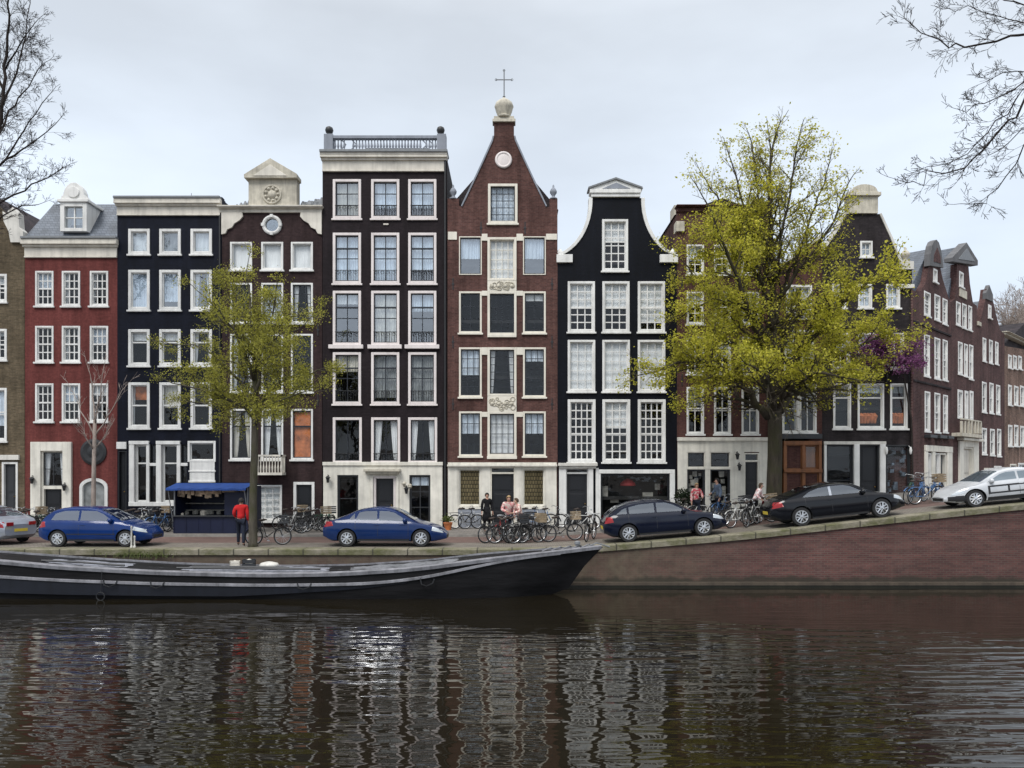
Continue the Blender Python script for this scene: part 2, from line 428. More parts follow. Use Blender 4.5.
            mat = {'blind': 'curtain', 'sheer': 'sheer', 'full': 'curtain', 'drapes': 'curtain'}[kind]
            if isinstance(curtain, tuple) and len(curtain) > 2: pass
            if kind in ('sheer', 'drapes') and s.rn.random() < .35: mat = s.rn.choice(('drape', 'sheer2', 'curtain'))
            cm.build('blind' if kind == 'blind' else 'curtain', M[mat], w, smooth=True)
        if sill:
            sm = MB(); sm.box(X0-.06, X1+.06, -sillout, .0, Z0-.09, Z0-.004); sm.build('sill', M[frame], w, bevel=.012)
        if railing:
            rm = MB(); zt = Z0+railing; yr = -.05
            rm.tube([(i0-.02, yr, zt), (i1+.02, yr, zt)], .018, 5); rm.tube([(i0-.02, yr, k0+.02), (i1+.02, yr, k0+.02)], .014, 5)
            k = 9
            for i in range(k+1):
                xx = lerp(i0, i1, i/k); rm.tube([(xx, yr, k0+.02), (xx, yr, zt)], .010, 4)
            for i in range(4):
                rm.ring((lerp(i0, i1, (i+.5)/4), yr, zt-.11), .075, .009, 'y', 10, 4)
            rm.build('railing', M['iron'], w)
        s.nwin += 1
        return w
    def door(s, x0, y0, x1, y1, mat='door', frame='white', fw=.10, transom=None, panels=2, glazed=False, deep=.10, open_=False):
        X0, X1, Z0, Z1 = s.rect(x0, y0, x1, y1); s.hole(X0, X1, Z0, Z1)
        m = MB(); m.box(X0, X0+fw, -.03, .18, Z0, Z1); m.box(X1-fw, X1, -.03, .18, Z0, Z1); m.box(X0+fw, X1-fw, -.03, .18, Z1-fw, Z1)
        zt = Z1-fw
        if transom:
            zt = s.rect(x0, transom, x1, y1)[3]; m.box(X0+fw, X1-fw, -.02, .16, zt, zt+.09)
        d = m.build('door_frame', M[frame], s.root, bevel=.01)
        if transom:
            q = MB(); q.add([(X0+fw, .1, zt+.09), (X1-fw, .1, zt+.09), (X1-fw, .1, Z1-fw), (X0+fw, .1, Z1-fw)], [(0, 1, 2, 3)]); q.build('transom_pane', M['glass'], d)
        l = MB(); a, b = X0+fw, X1-fw
        l.box(a, b, deep+.02, deep+.07, Z0, zt)
        n = panels; st = .11
        for i in range(n):
            z0 = lerp(Z0, zt, i/n)+st*.6; z1 = lerp(Z0, zt, (i+1)/n)-st*.6
            ym = deep+.02
            l.box(a+st, b-st, ym-.018, ym, z0, z1); l.box(a+st+.05, b-st-.05, ym-.03, ym-.018, z0+.05, z1-.05)
        lf = l.build('door', M[mat], s.root, bevel=.008)
        h = MB(); h.lathe((b-.1, deep-.02, lerp(Z0, zt, .45)), [(.012, 0), (.012, .03), (.03, -.05), (.03, -.02)], 'y', 8)
        h.build('handle', M['brass'], lf)
        return d
    def finish(s, outline, roof=None, roofm='slate', th=.32, room=True, shoulder=None, gable=None):
        p = s.pts(outline); m = MB(); m.prism(p, 0, th, s.holes)
        zb = min(q[1] for q in p); xs = [q[0] for q in p]; x0, x1 = min(xs), max(xs)
        zt = s.P(outline[0][0], shoulder)[1] if shoulder else max(q[1] for q in p)
        D = s.depth
        m.box(x0, x0+.2, th, D, zb, zt); m.box(x1-.2, x1, th, D, zb, zt); m.box(x0+.2, x1-.2, D-.2, D, zb, zt)
        s.wall = m.build('wall', s.wallm, s.root)
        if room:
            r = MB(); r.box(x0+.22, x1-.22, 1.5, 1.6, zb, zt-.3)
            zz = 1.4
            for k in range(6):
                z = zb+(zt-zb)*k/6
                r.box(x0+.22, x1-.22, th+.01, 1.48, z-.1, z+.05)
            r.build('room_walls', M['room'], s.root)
        if roof == 'flat':
            q = MB(); q.box(x0+.2, x1-.2, th, D-.2, zt-.35, zt-.1); s.roof = q.build('roof', M['lead'], s.root)
        elif roof == 'gable':
            xa = s.P(*gable)[0]; za = s.P(*gable)[1]; ze = zt-.05; q = MB(); e = .06
            y0 = th-.05
            q.add([(x0-e, y0, ze), (xa, y0, za), (x1+e, y0, ze), (x0-e, D, ze), (xa, D, za), (x1+e, D, ze)],
                  [(0, 3, 4, 1), (1, 4, 5, 2), (3, 5, 4), (0, 1, 2), (0, 2, 5, 3)])
            s.roof = q.build('roof', M[roofm], s.root)
        return s.wall

M['sheer2'] = m_plain('cream_sheer_curtain', (.60, .57, .50), .9, var=.2, scale=2)
M['brass'] = m_plain('brass', (.45, .30, .10), .3, 1)
M['pinkwhite'] = m_paint('off_white_frame', (.70, .64, .62), dirt=.12)
M['creamf'] = m_paint('cream_frame', (.70, .66, .57), dirt=.12)
M['dirtywhite'] = m_paint('weathered_white_paint', (.62, .60, .55), dirt=.25)
M['dkbrick'] = M['plum']

def finial(h, px, py, r=.16, mat='stone', name='finial', ht=.7):
    x, z = h.P(px, py); m = MB()
    m.lathe((x, .12, z), [(r*1.1, 0), (r*1.1, ht*.08), (r*.45, ht*.14), (r*.5, ht*.25), (r, ht*.42), (r*1.05, ht*.55), (r*.7, ht*.7), (r*.3, ht*.8), (r*.28, ht*.92), (.02, ht)], 'z', 14)
    return m.build(name, M[mat], h.root, smooth=True)
def lamp(h, px, py):
    x, z = h.P(px, py); m = MB()
    m.tube([(x, 0, z+.1), (x, -.22, z+.16), (x, -.25, z+.06)], .018, 5)
    m.lathe((x, -.25, z-.22), [(.05, 0), (.09, .22), (.13, .24), (.04, .32)], 'z', 8)
    return m.build('wall_lamp', M['iron'], h.root)


def anchors(h, L):
    for px, py in L:
        x, z = h.P(px, py); m = MB(); m.box(x-.022, x+.022, -.03, 0, z-.28, z+.28); m.box(x-.06, x+.06, -.035, -.03, z-.03, z+.03); m.build('wall_anchor', M['iron'], h.root)
# ---- house at the very left edge
h = House('weathered tan brick house cut off by the left edge, next to the red house', -86, 24.6, 'tan')
for x0 in (-74, -40, -9):
    h.window(x0, 274, x0+16, 302, 2, 3, rail=.5); h.window(x0, 329, x0+16, 360, 2, 3, rail=.5)
    h.window(x0-2, 388, x0+16, 441, 2, 2, rail=.45, curtain='sheer')
h.door(2, 462, 18, 523, 'dgrey'); h.box('lintel', 'dirtywhite', [(-2, 455, 20, 460)], .12)
h.window(-75, 462, -48, 505, 2, 2); h.window(-40, 462, -10, 505, 2, 2)
h.finish([(-86, 545), (24.6, 545), (24.6, 240), (10, 235), (5, 214), (-8, 200), (-14, 172), (-48, 172), (-54, 200), (-67, 214), (-72, 235), (-86, 240)], 'gable', 'tile', shoulder=240, gable=(-31, 182))
h.poly('gable_trim', 'dirtywhite', [(24.6, 243), (24.6, 232), (21, 228), (20, 214), (14, 208), (9, 212), (11, 218), (4, 212), (5, 222), (10, 232), (12, 243)], .12, .3)
h.box('gable_cap', 'dirtywhite', [(-50, 166, -12, 173)], .15, .4)

# ---- red house
h = House('red painted house with slate mansard roof and one white dormer', 25, 117.3, 'red')
for (y0, y1, ny, nm) in ((271, 306, 4, 0), (326, 362, 4, 1), (383.5, 421.5, 4, 2)):
    for i, x0 in enumerate((35.4, 62, 90)):
        h.window(x0, y0, x0+18.3, y1, 3, ny, fw=.10, rail=.5, mb=.045, curtain=('sheer', .45) if (i+nm) % 3 == 0 else None)
h.box('door_surround', 'plaster', [(32, 442, 42, 524, .14), (64, 442, 72.5, 524, .14), (42, 442, 64, 451, .14)], .14)
h.window(42, 451, 64, 487, 2, 2, fw=.07, frame='plaster', sash='dgrey', curtain=('drapes', .3), sill=False)
h.door(42, 487, 64, 524, 'door', 'plaster', panels=2)
a = [(80, 524), (108, 524)]+[(94+14*math.cos(q), 487-9*math.sin(q)) for q in [math.pi*k/10 for k in range(11)]]
i_ = [(83, 524), (105, 524)]+[(94+11*math.cos(q), 488-7*math.sin(q)) for q in [math.pi*k/10 for k in range(11)]]
h.holes.append(h.pts([(80.3, 523.5), (107.7, 523.5)]+[(94+13.7*math.cos(q), 487-8.7*math.sin(q)) for q in [math.pi*k/10 for k in range(11)]]))
m = MB(); m.prism(h.pts(a), -.06, .14, [h.pts([(x, min(y, 523)) for x, y in i_])]); wf = m.build('arched_window', M['white'], h.root)
m = MB(); m.prism(h.pts(i_), .08, .09); m.build('pane', M['drape'], wf)
m = MB(); x, z = h.P(94, 452); m.lathe((x, -.02, z), [(.62, .0), (.62, -.05), (.5, -.08), (.3, -.06), (.12, -.10)], 'y', 26); m.build('round_plaque', M['iron'], h.root)
lamp(h, 35, 479); lamp(h, 67, 486)
h.finish([(25, 545), (117.3, 545), (117.3, 240), (25, 240)], shoulder=240)
h.cornice(25, 117.3, 240, 258, 'cream', 'lead', out=.24)
m = MB(); D = 9
(x0, z0), (x1, _), (xa, za), (xb, _) = h.P(25, 239), h.P(117.3, 239), h.P(35, 201), h.P(116, 201)
m.add([(x0, -.1, z0), (x1, -.1, z0), (xb, 1.5, za+.35), (xa, 1.5, za+.35), (x0, D, z0), (x1, D, z0), (xb, D-1.5, za+.35), (xa, D-1.5, za+.35)],
      [(0, 1, 2, 3), (1, 5, 6, 2), (5, 4, 7, 6), (4, 0, 3, 7), (3, 2, 6, 7)])
rf = m.build('roof', M['slate'], h.root)
m = MB(); X0, X1, Z0, Z1 = h.rect(61.5, 203, 88, 232)
m.box(X0, X0+.2, -.12, 1.6, Z0, Z1); m.box(X1-.2, X1, -.12, 1.6, Z0, Z1); m.box(X0+.2, X1-.2, -.12, 1.6, Z0, Z0+.16); m.box(X0+.2, X1-.2, -.12, 1.6, Z1-.2, Z1); m.box(X0-.1, X1+.1, -.2, 1.6, Z1, Z1+.13)
arc = [(74.7+11*math.cos(q), 200-17*math.sin(q)) for q in [math.pi*k/14 for k in range(15)]]
m.prism(h.pts([(61, 201), (63.7, 201)][:1]+[(90, 201), (86, 196)]+arc[1:-1]+[(63, 196)]), -.1, .3)
m.prism(h.pts([(74.7+6*math.cos(2*math.pi*k/14), 193-5.5*math.sin(2*math.pi*k/14)) for k in range(14)]), -.16, -.08)
d = m.build('dormer', M['white'], h.root, bevel=.02)
m = MB(); a, b, zz0, zz1 = X0+.2, X1-.2, Z0+.16, Z1-.2; xm = (a+b)/2; zm = (zz0+zz1)/2
m.box(a, b, -.02, .04, zm-.025, zm+.025); m.box(xm-.025, xm+.025, -.025, .035, zz0, zz1); m.build('dormer_sash', M['white'], d)
m = MB(); m.add([(a, .03, zz0), (b, .03, zz0), (b, .03, zz1), (a, .03, zz1)], [(0, 1, 2, 3)]); m.build('dormer_pane', M['glassb'], d)
m = MB(); m.box(a, b, .5, .55, zz0, zz1); m.build('dormer_blind', M['sheer'], d)

# ---- navy house
h = House('navy blue painted house with white framed windows and a flat white cornice', 117.3, 222, 'navy')
cols = (128.6, 159.6, 190.8)
cur = [[('blind', 1), 'sheer', 'sheer'], [('sheer', 1), ('sheer', .8), None], [('blind', .25), None, None], [None, None, None]]
for r, (y0, y1, nx, ny, rl) in enumerate(((229, 254.3, 1, 1, None), (270, 310, 1, 1, None), (329.4, 365.7, 1, 1, .33), (382.5, 428, 1, 1, .5))):
    for c, x0 in enumerate(cols):
        w_ = h.window(x0, y0, x0+21.4, y1, nx, ny, fw=.15, rail=rl, curtain=cur[r][c], glass='glassb' if r < 2 else 'glass', proud=.05)
m = MB(); x, z = h.P(139.5, 391); m.box(x-.3, x+.3, .24, .26, z-.4, z+.35); m.build('blind', M['rust'], h.root)
h.box('fascia', 'white', [(117.3, 442, 127, 449)], .1)
h.door(118.5, 451, 127, 524, 'door', 'navydoor' if 'navydoor' in M else 'door', fw=.05)
h.box('shop_post', 'white', [(130, 442, 135, 505, .12), (147, 442, 150, 505, .1), (157, 442, 162, 505, .12), (177.5, 442, 181, 505, .1), (130, 441, 150, 444.5, .14), (157, 441, 181, 444.5, .14), (130, 502, 184, 506, .16), (150, 463, 157, 466, .08), (181, 463, 188, 466, .08)], .1, .1)
for (x0, x1) in ((135, 147), (162, 177.5)):
    h.window(x0, 444.5, x1, 502, 1, 1, fw=.05, rail=.32, sill=False, deep=.06); 
for (x0, x1) in ((150, 157), (181, 187)):
    h.window(x0, 444.5, x1, 502, 1, 3, fw=.03, sill=False, frame='door', deep=.06)
h.window(188, 441, 216, 462, 1, 1, fw=.12, sill=False, proud=.06)
h.box('panel', 'white', [(190, 462, 215, 482, .05)], .05); h.box('panel_moulding', 'white', [(189, 470.5, 216, 472, .08), (189, 480.5, 216, 482.5, .1)], .08)
h.window(188, 484, 216, 520, 2, 1, fw=.1, frame='door', sill=False)
h.finish([(117.3, 545), (222, 545), (222, 197), (117.3, 197)], 'flat', shoulder=199)
m = MB(); x, _ = h.P(220.3, 470); m.tube([(x, -.07, h.P(220, 530)[1]), (x, -.07, h.P(220, 216)[1])], .045, 6); m.build('drainpipe', M['iron'], h.root)
h.cornice(117.3, 220.5, 200, 216, 'cream', 'lead', out=.26)
m = MB(); x, z = h.P(146, 199); m.box(x-.55, x+.55, 2, 2.8, z-.3, z+.42); m.lathe((x-.25, 2.4, z+.42), [(.16, 0), (.13, .25)], 'z', 8); m.lathe((x+.25, 2.4, z+.42), [(.16, 0), (.13, .22)], 'z', 8)
m.build('chimney', M['sooty'], h.root)
m = MB(); x, z = h.P(175, 199); m.box(x-.4, x+.4, 1.5, 2.2, z-.3, z+.22); m.lathe((x, 1.9, z+.2), [(.1, 0), (.1, .4), (.15, .42), (.02, .5)], 'z', 8); m.tube([(x, 1.9, z+.5), (x, 1.9, z+.95)], .015, 4); m.build('roof_vent', M['lead'], h.root)

# ---- plum house with the stone pediment
h = House('dark plum brick house with stone pediment block and round attic window', 222, 322, 'plum')
cols = (230.2, 261.3, 291)
for r, (y0, y1, nx, ny, rl) in enumerate(((242, 270, 1, 1, None), (283, 323, 3, 4, None), (334, 392, 1, 1, .4), (409, 459.5, 1, 1, .33))):
    for c, x0 in enumerate(cols):
        cu = ['blind', 'blind', 'blind'][c] if r == 0 else (('sheer', .9) if r == 1 and c == 1 else None)
        if r == 3: cu = (('drapes', .42) if c < 2 else None)
        w_ = h.window(x0, y0, x0+22, y1, nx, ny, fw=.10, rail=rl, curtain=cu, sash='sash' if r else 'white', mb=.03)
        if r == 3 and c == 2:
            X0, X1, Z0, Z1 = h.rect(x0, y0, x0+22, y1); m = MB(); m.box(X0+.1, X1-.1, .13, .15, Z0+.1, Z1-.1); m.build('wood_panel', M['rust'], w_)
h.holes.append(h.pts([(272+7.4*math.cos(2*math.pi*k/20), 225+7.4*math.sin(2*math.pi*k/20)) for k in range(20)]))
m = MB(); x, z = h.P(272, 225); m.ring((x, -.01, z), .39, .09, 'y', 28, 8)
for q in (0, 1, 2, 3):
    m.box(x-.07+.42*math.cos(q*math.pi/2), x+.07+.42*math.cos(q*math.pi/2), -.12, 0, z-.07+.42*math.sin(q*math.pi/2), z+.07+.42*math.sin(q*math.pi/2))
o = m.build('round_window', M['white'], h.root, smooth=True, sharp=40)
m = MB(); m.lathe((x, .06, z), [(.36, 0), (.36, .01)], 'y', 20); m.build('pane', M['glassb'], o)
h.window(255, 485, 282, 521, 3, 5, fw=.1, curtain='blind', sash='white'); h.door(293.5, 482, 314.5, 527, 'door', 'white', fw=.13)
h.finish([(222, 545), (322, 545), (322, 210), (222, 210)], 'gable', 'tile', shoulder=212, gable=(272, 196))
anchors(h, [(256.5, 330), (286.5, 330), (256.5, 400), (286.5, 400), (318, 400), (226.5, 330), (226.5, 400), (318, 330)])
h.cornice(220.5, 322, 207, 213, 'cream', None, out=.3)
h.box('pediment_block', 'stone', [(249, 180, 297, 208, .08)], .08, .5)
h.poly('pediment', 'stone', [(246, 180), (246, 176.5), (272, 160.5), (298.5, 176), (298.5, 180)], .3, .5)
h.poly('pediment_recess', 'cream', [(255, 178.2), (272, 167), (289, 178.2)], .33, .25)
m = MB(); x, z = h.P(272.5, 195)
m.ring((x, -.09, z), .42, .06, 'y', 24, 6)
for k in range(9): m.lathe((x+.3*math.cos(k*.7), -.12, z+.3*math.sin(k*.7)), [(.09, .06), (.07, -.02), (.02, -.06)], 'y', 7)
m.lathe((x, -.12, z), [(.22, .06), (.18, -.03), (.05, -.07)], 'y', 10); m.build('carved_wreath', M['stone'], h.root, smooth=True, sharp=50)
for fl in (1, -1):
    L = [(222, 213), (243, 213), (243.5, 217), (240, 221), (235, 224), (232.5, 228), (228, 230), (226, 234), (222, 235)]
    if fl < 0: L = [(544-x, y) for x, y in L]
    h.poly('corner_scroll', 'cream', L, .1, .05)
m = MB()
for k in range(10):
    x, z = h.P(301+k*2.1, 208); m.lathe((x, .4+.1*(k % 3), z), [(.16, 0), (.2, .15), (.12+.1*(k % 2), .3+.1*math.sin(k*2)), (.05, .45+.2*math.sin(k*3)**2)], 'z', 7)
m.build('roof_ornament', M['lead'], h.root)
m = MB()
for k in range(6):
    x, z = h.P(225+k*4.2, 208); m.lathe((x, .5, z), [(.14, 0), (.15, .1), (.1, .12+.35*(k/6)), (.03, .2+.45*(k/6))], 'z', 7)
m.build('roof_ornament', M['lead'], h.root)
m = MB(); X0, X1, Z0, Z1 = h.rect(258, 455, 286, 475)
m.box(X0, X1, -.65, 0, Z0, Z0+.12); m.box(X0, X1, -.65, -.58, Z1-.08, Z1); m.box(X0, X0+.07, -.65, 0, Z1-.08, Z1); m.box(X1-.07, X1, -.65, 0, Z1-.08, Z1)
for k in range(10): xx = lerp(X0+.05, X1-.05, k/9); m.lathe((xx, -.61, Z0+.1), [(.03, 0), (.045, .25), (.025, .4), (.03, Z1-Z0-.16)], 'z', 6)
for k in range(3): yy = -.5+k*.2; m.tube([(X1-.04, yy, Z0+.1), (X1-.04, yy, Z1-.05)], .03, 6); m.tube([(X0+.04, yy, Z0+.1), (X0+.04, yy, Z1-.05)], .03, 6)
m.build('balcony', M['cream'], h.root)

# ---- tall charcoal house with balustrade
h = House('tallest charcoal house with roof balustrade and white ground floor', 322.5, 447, 'char', depth=11)
cols = (333, 371.3, 408.3)
cur = [['sheer', 'sheer', 'sheer'], ['sheer', 'sheer', 'sheer'], [('sheer', .2), 'sheer', ('sheer', .35)], [('sheer', .35), 'sheer', 'sheer'], [None, ('drapes', .35), ('drapes', .3)]]
for r, (y0, y1, nx, ny, rl) in enumerate(((179.5, 218.6, 2, 3, None), (233, 283.5, 2, 2, .28), (291, 345, 2, 2, .28), (352.4, 404, 2, 2, .28), (417.5, 463, 2, 1, None))):
    for c, x0 in enumerate(cols):
        h.window(x0, y0, x0+(28.2 if r < 4 else 29), y1, nx, ny, fw=.14, frame='pinkwhite', sash='sash', rail=rl, curtain=cur[r][c],
                 glass='glassb' if r < 3 else 'glass', railing=.62 if r < 4 else .45, sill=(r != 2), proud=.06, sillout=.08)
h.box('stone_sill', 'pinkwhite', [(329, 345, 363.5, 349), (368, 345, 402, 349), (405, 345, 439.5, 349)], .16)
h.box('plinth_front', 'plaster', [(323.5, 463.5, 337.5, 540, .05), (358.5, 463.5, 373.5, 540, .05), (396, 463.5, 409.5, 540, .05), (430.5, 463.5, 442.5, 540, .05), (337.5, 463.5, 358.5, 475, .05), (373.5, 463.5, 396, 476, .05), (409.5, 463.5, 430.5, 475, .05)], .05, bevel=.004)
h.box('string_course', 'plaster', [(323, 462, 443, 465.5, .12)], .12)
h.window(337.5, 475, 358.5, 522, 1, 2, fw=.06, frame='dgrey', sill=False); h.window(409.5, 475, 430.5, 524, 2, 3, fw=.06, frame='dgrey', sill=False, curtain=('sheer', .2))
h.door(373.5, 476, 396, 527, 'door', 'pinkwhite', fw=.12); h.box('door_canopy', 'stone', [(365, 469, 401, 471.5, .42), (367, 471.5, 399, 474, .3)], .4)
h.box('door_pilaster', 'plaster', [(370.5, 476, 373.5, 529, .12), (396, 476, 399, 529, .12)], .12)
lamp(h, 329, 478); lamp(h, 407, 489)
m = MB(); x, z = h.P(407, 485)
for k in range(7): m.lathe((x+.18*math.cos(k*2.1), -.3+.1*math.sin(k), z+.1*math.sin(k*1.7)), [(.04, -.06), (.1, 0), (.03, .07)], 'z', 6)
m.build('flower_basket', M['stone'], h.root)
h.finish([(322.5, 545), (447, 545), (447, 158), (322.5, 158)], 'flat', shoulder=158)
h.cornice(322.5, 446, 153.5, 172, 'cream', None, out=.28)
h.box('cornice_lead', 'lead', [(321, 152, 448, 154.5, .36)], .36, .6)
h.box('balustrade_post', 'greystone', [(324, 134, 333, 152, .05), (437, 134, 446, 152, .05)], .05, .4)
m = MB(); X0, X1, Z0, Z1 = h.rect(333, 135.5, 437, 152)
m.box(X0, X1, -.02, .25, Z1-.13, Z1); m.box(X0, X1, -.02, .25, Z0, Z0+.1)
n = 34
for k in range(n):
    xx = lerp(X0+.08, X1-.08, k/(n-1))
    if k in (4, 5, 29): continue
    m.lathe((xx, .1, Z0+.1), [(.05, 0), (.03, .1), (.06, .22), (.025, .42), (.045, Z1-Z0-.23)], 'z', 6)
for a, b in ((.06, .12), (.16, .1), (.84, .1), (.9, .09)):
    xx = lerp(X0, X1, a); m.tube([(xx, .1, Z0+.1), (xx+.3, .1, (Z0+Z1)/2), (xx+.05, .1, Z1-.13)], .03, 5)
m.build('balustrade', M['greystone'], h.root)
m = MB(); m.box(lerp(X0, X1, .28), lerp(X0, X1, .9), .9, 1.0, Z0+.1, Z1-.22); m.build('roof_screen', M['lead'], h.root)
for px in (328.3, 440.3):
    x, z = h.P(px, 134); m = MB(); m.lathe((x, .2, z), [(.12, 0), (.07, .05), (.16, .14), (.2, .26), (.16, .38), (.06, .44)], 'z', 14); m.build('stone_ball', M['iron'], h.root, smooth=True)
m = MB(); x, z = h.P(386, 224.5); m.box(x-.12, x+.12, -.05, 0, z-.03, z+.04); m.build('wall_anchor', M['cream'], h.root)
m = MB(); x, _ = h.P(445.2, 470); z0 = h.P(445, 530)[1]; z1 = h.P(445, 160)[1]; m.tube([(x, -.08, z0), (x, -.08, z1)], .05, 6); m.build('drainpipe', M['iron'], h.root)

# ---- brick spout gable with cross
h = House('red brown brick house with pointed gable, stone knob and iron cross', 447.5, 557.5, 'brick')
S = (459, 523); 
for r, (y0, y1) in enumerate(((236.5, 275), (291.5, 333), (347.5, 397), (411.5, 456))):
    for x0 in S:
        cu = [None, None, None, ('sheer', .5)][r] if x0 < 500 else [None, None, ('sheer', .25), ('sheer', .5)][r]
        h.window(x0, y0, x0+22.8, y1, (1, 2, 3, 3)[r], (1, 3, 5, 4)[r], fw=(.06, .10, .10, .10)[r], frame='creamf', sash='sash', curtain=cu or ('sheer' if r == 0 else None), mb=.03, glass='glassb' if r == 0 else 'glass', sill=r > 0)
    h.window(487.5, (237.5, 291.5, 347.5, 411.5)[r], 516.5, (281, 335, 396, 456)[r], (4, 4, 4, 4)[r], (4, 3, 6, 4)[r], fw=.13, frame='creamf', sash='creamf' if r == 0 else 'sash', curtain=(('blind', 1), None, None, ('blind', 1))[r], mb=.03, sill=False, proud=.06)
h.window(488, 184, 517.5, 223.5, 4, 5, fw=.14, frame='creamf', sash='sash', curtain='sheer', mb=.03, proud=.06)
for (y0, y1) in ((281, 291.5), (396, 411.5)):
    h.box('carved_panel', 'creamf', [(487.5, y0, 516.5, y1)], .05, .1)
    m = MB(); X0, X1, Z0, Z1 = h.rect(489, y0+1, 515, y1-1)
    rr = random.Random(int(y0))
    for k in range(26):
        m.ring((rr.uniform(X0+.1, X1-.1), -.06, rr.uniform(Z0+.08, Z1-.08)), rr.uniform(.05, .12), .028, 'y', 8, 4)
    for k in range(4): m.lathe((lerp(X0, X1, (k+.5)/4), -.07, (Z0+Z1)/2), [(.1, .04), (.08, -.03), (.02, -.06)], 'y', 8)
    m.build('carving', M['stone'], h.root)
h.box('center_mullion', 'creamf', [(487.5, 335, 516.5, 337.5), (487, 456, 517, 459)], .1)
bl = [(448, 232, 457, 240), (481.8, 234, 487.5, 241), (516.5, 234, 523, 241), (546, 234, 557, 240), (481.8, 291, 487.5, 296), (516.5, 291, 523, 296), (481.8, 347.5, 487.5, 355), (516.5, 347.5, 523, 355), (481.8, 412, 487.5, 417), (516.5, 412, 523, 417)]
h.box('quoin_block', 'creamf', bl, .05, .02)
h.door(490.5, 467, 515, 528, 'door', 'creamf', fw=.06, transom=474, panels=3)
h.box('ground_front', 'plaster', [(448, 466, 458, 540, .06), (481.5, 466, 490.5, 540, .06), (515, 466, 522, 540, .06), (545.5, 466, 556.5, 540, .06), (458, 466, 481.5, 468, .06), (522, 466, 545.5, 468, .06), (458, 506.5, 481.5, 509, .08), (522, 506.5, 545.5, 509, .08)], .06, bevel=.004)
h.box('ground_cornice', 'plaster', [(447.5, 464.5, 557, 466.5, .22), (448, 462.5, 556.5, 464.5, .14)], .2)
for x0 in (458, 522):
    w_ = h.window(x0, 468, x0+23.5, 506.5, 1, 1, fw=.08, frame='plaster', sill=False)
    X0, X1, Z0, Z1 = h.rect(x0+2, 469.5, x0+21.5, 505); m = MB(); m.box(X0, X1, .06, .07, Z0, Z1); m.build('woven_screen', M['mesh'], w_)
h.box('grey_plinth', 'greystone', [(458, 509, 481.5, 540, .05), (522, 509, 545.5, 540, .05)], .05)
out = [(447.5, 545), (557.5, 545), (557.5, 198.5), (549.5, 198.5), (549.5, 207), (546, 207), (541.5, 197), (533.3, 180), (524, 160), (515, 140), (514, 136), (514, 122), (494, 122), (494, 136), (493, 140), (484, 160), (474.7, 180), (466.5, 197), (462, 206), (459, 206), (459, 198.5), (447.5, 198.5)]
h.finish(out, 'gable', 'tile', shoulder=207, gable=(504, 142))
for L in ([(462, 207), (466.5, 198), (474.7, 181), (484, 161), (493, 141), (494, 136), (492.6, 136), (491.6, 140), (482.7, 160), (473.4, 180), (465.2, 197), (461, 206)],):
    h.poly('gable_coping', 'greystone', L, .06, .36); h.poly('gable_coping', 'greystone', [(1008-x, y) for x, y in L], .06, .36)
h.box('gable_cap', 'stone', [(492.5, 119.5, 515.5, 122.5, .12), (494, 116.5, 514, 119.5, .06)], .1, .4)
x, z = h.P(504, 117); m = MB()
m.lathe((x, .15, z), [(.34, 0), (.36, .05), (.30, .1), (.38, .3), (.42, .45), (.46, .55), (.4, .72), (.25, .85), (.12, .92), (.06, .98)], 'z', 16); m.build('stone_knob', M['stone'], h.root, smooth=True, sharp=50)
m = MB(); m.tube([(x, .15, z+.95), (x, .15, z+2.3)], .03, 5); m.tube([(x-.38, .15, z+1.85), (x+.38, .15, z+1.85)], .025, 5)
for dx, dz in ((.38, 1.85), (-.38, 1.85), (0, 2.3)): m.ring((x+dx, .15, z+dz), .05, .014, 'y', 8, 4)
m.lathe((x, .15, z+1.0), [(.05, 0), (.07, .05), (.02, .1)], 'z', 8); m.build('iron_cross', M['lead'], h.root)
x, z = h.P(503.5, 160); m = MB(); m.ring((x, -.02, z), .34, .07, 'y', 28, 8); m.lathe((x, 0, z), [(.33, 0), (.33, -.05), (.2, -.07), (.05, -.06)], 'y', 24); m.build('round_medallion', M['pinkwhite'], h.root, smooth=True, sharp=50)
anchors(h, [(453, 284), (552, 284), (453, 342), (552, 342), (453, 404), (552, 404), (481, 228), (525, 228)])
finial(h, 453, 198.5, .16, 'greystone'); finial(h, 553.5, 198.5, .16, 'greystone')

# ---- black bell gable
h = House('black house with curved bell gable and large white windows', 557.5, 677, 'black')
h.window(602, 219.5, 628, 271, 3, 6, fw=.13, rail=.42, curtain=('blind', .42), mb=.05, proud=.06)
for x0 in (567.7, 602.3, 637.7):
    h.window(x0, 281.5, x0+27.2, 332, 3, 6, fw=.13, rail=.52, curtain=('blind', .5 if x0 < 637 else .8), mb=.05, proud=.05)
    h.window(x0, 340, x0+27.5, 391.5, 3, 5, fw=.12, rail=None, curtain=('blind', 1), mb=.03, proud=.05)
    h.window(x0, 399.5, x0+27.8, 462, 4 if x0 != 602.3 else 3, 7, fw=.15, rail=.55, curtain=('blind', .45) if x0 == 602.3 else None, mb=.055, proud=.06)
h.box('door_pilaster', 'white', [(559, 468, 566, 540, .14), (588, 468, 593, 540, .14), (595.5, 468, 598.5, 540, .1)], .1)
h.box('door_cornice', 'dirtywhite', [(558, 463, 597, 466, .3), (559, 466, 596, 468.5, .2)], .2)
h.door(566, 468.5, 588, 528, 'door', 'white', fw=.04, transom=474, panels=3)
h.box('shop_frame', 'white', [(598.5, 469.5, 674.5, 473.5, .12), (669.5, 473.5, 674.5, 530, .12), (598.5, 473.5, 600.5, 530, .1)], .12)
w_ = h.window(600.5, 473.5, 669.5, 519, 1, 1, fw=.06, frame='door', sill=False)
X0, X1, Z0, Z1 = h.rect(600.5, 473.5, 669.5, 519)
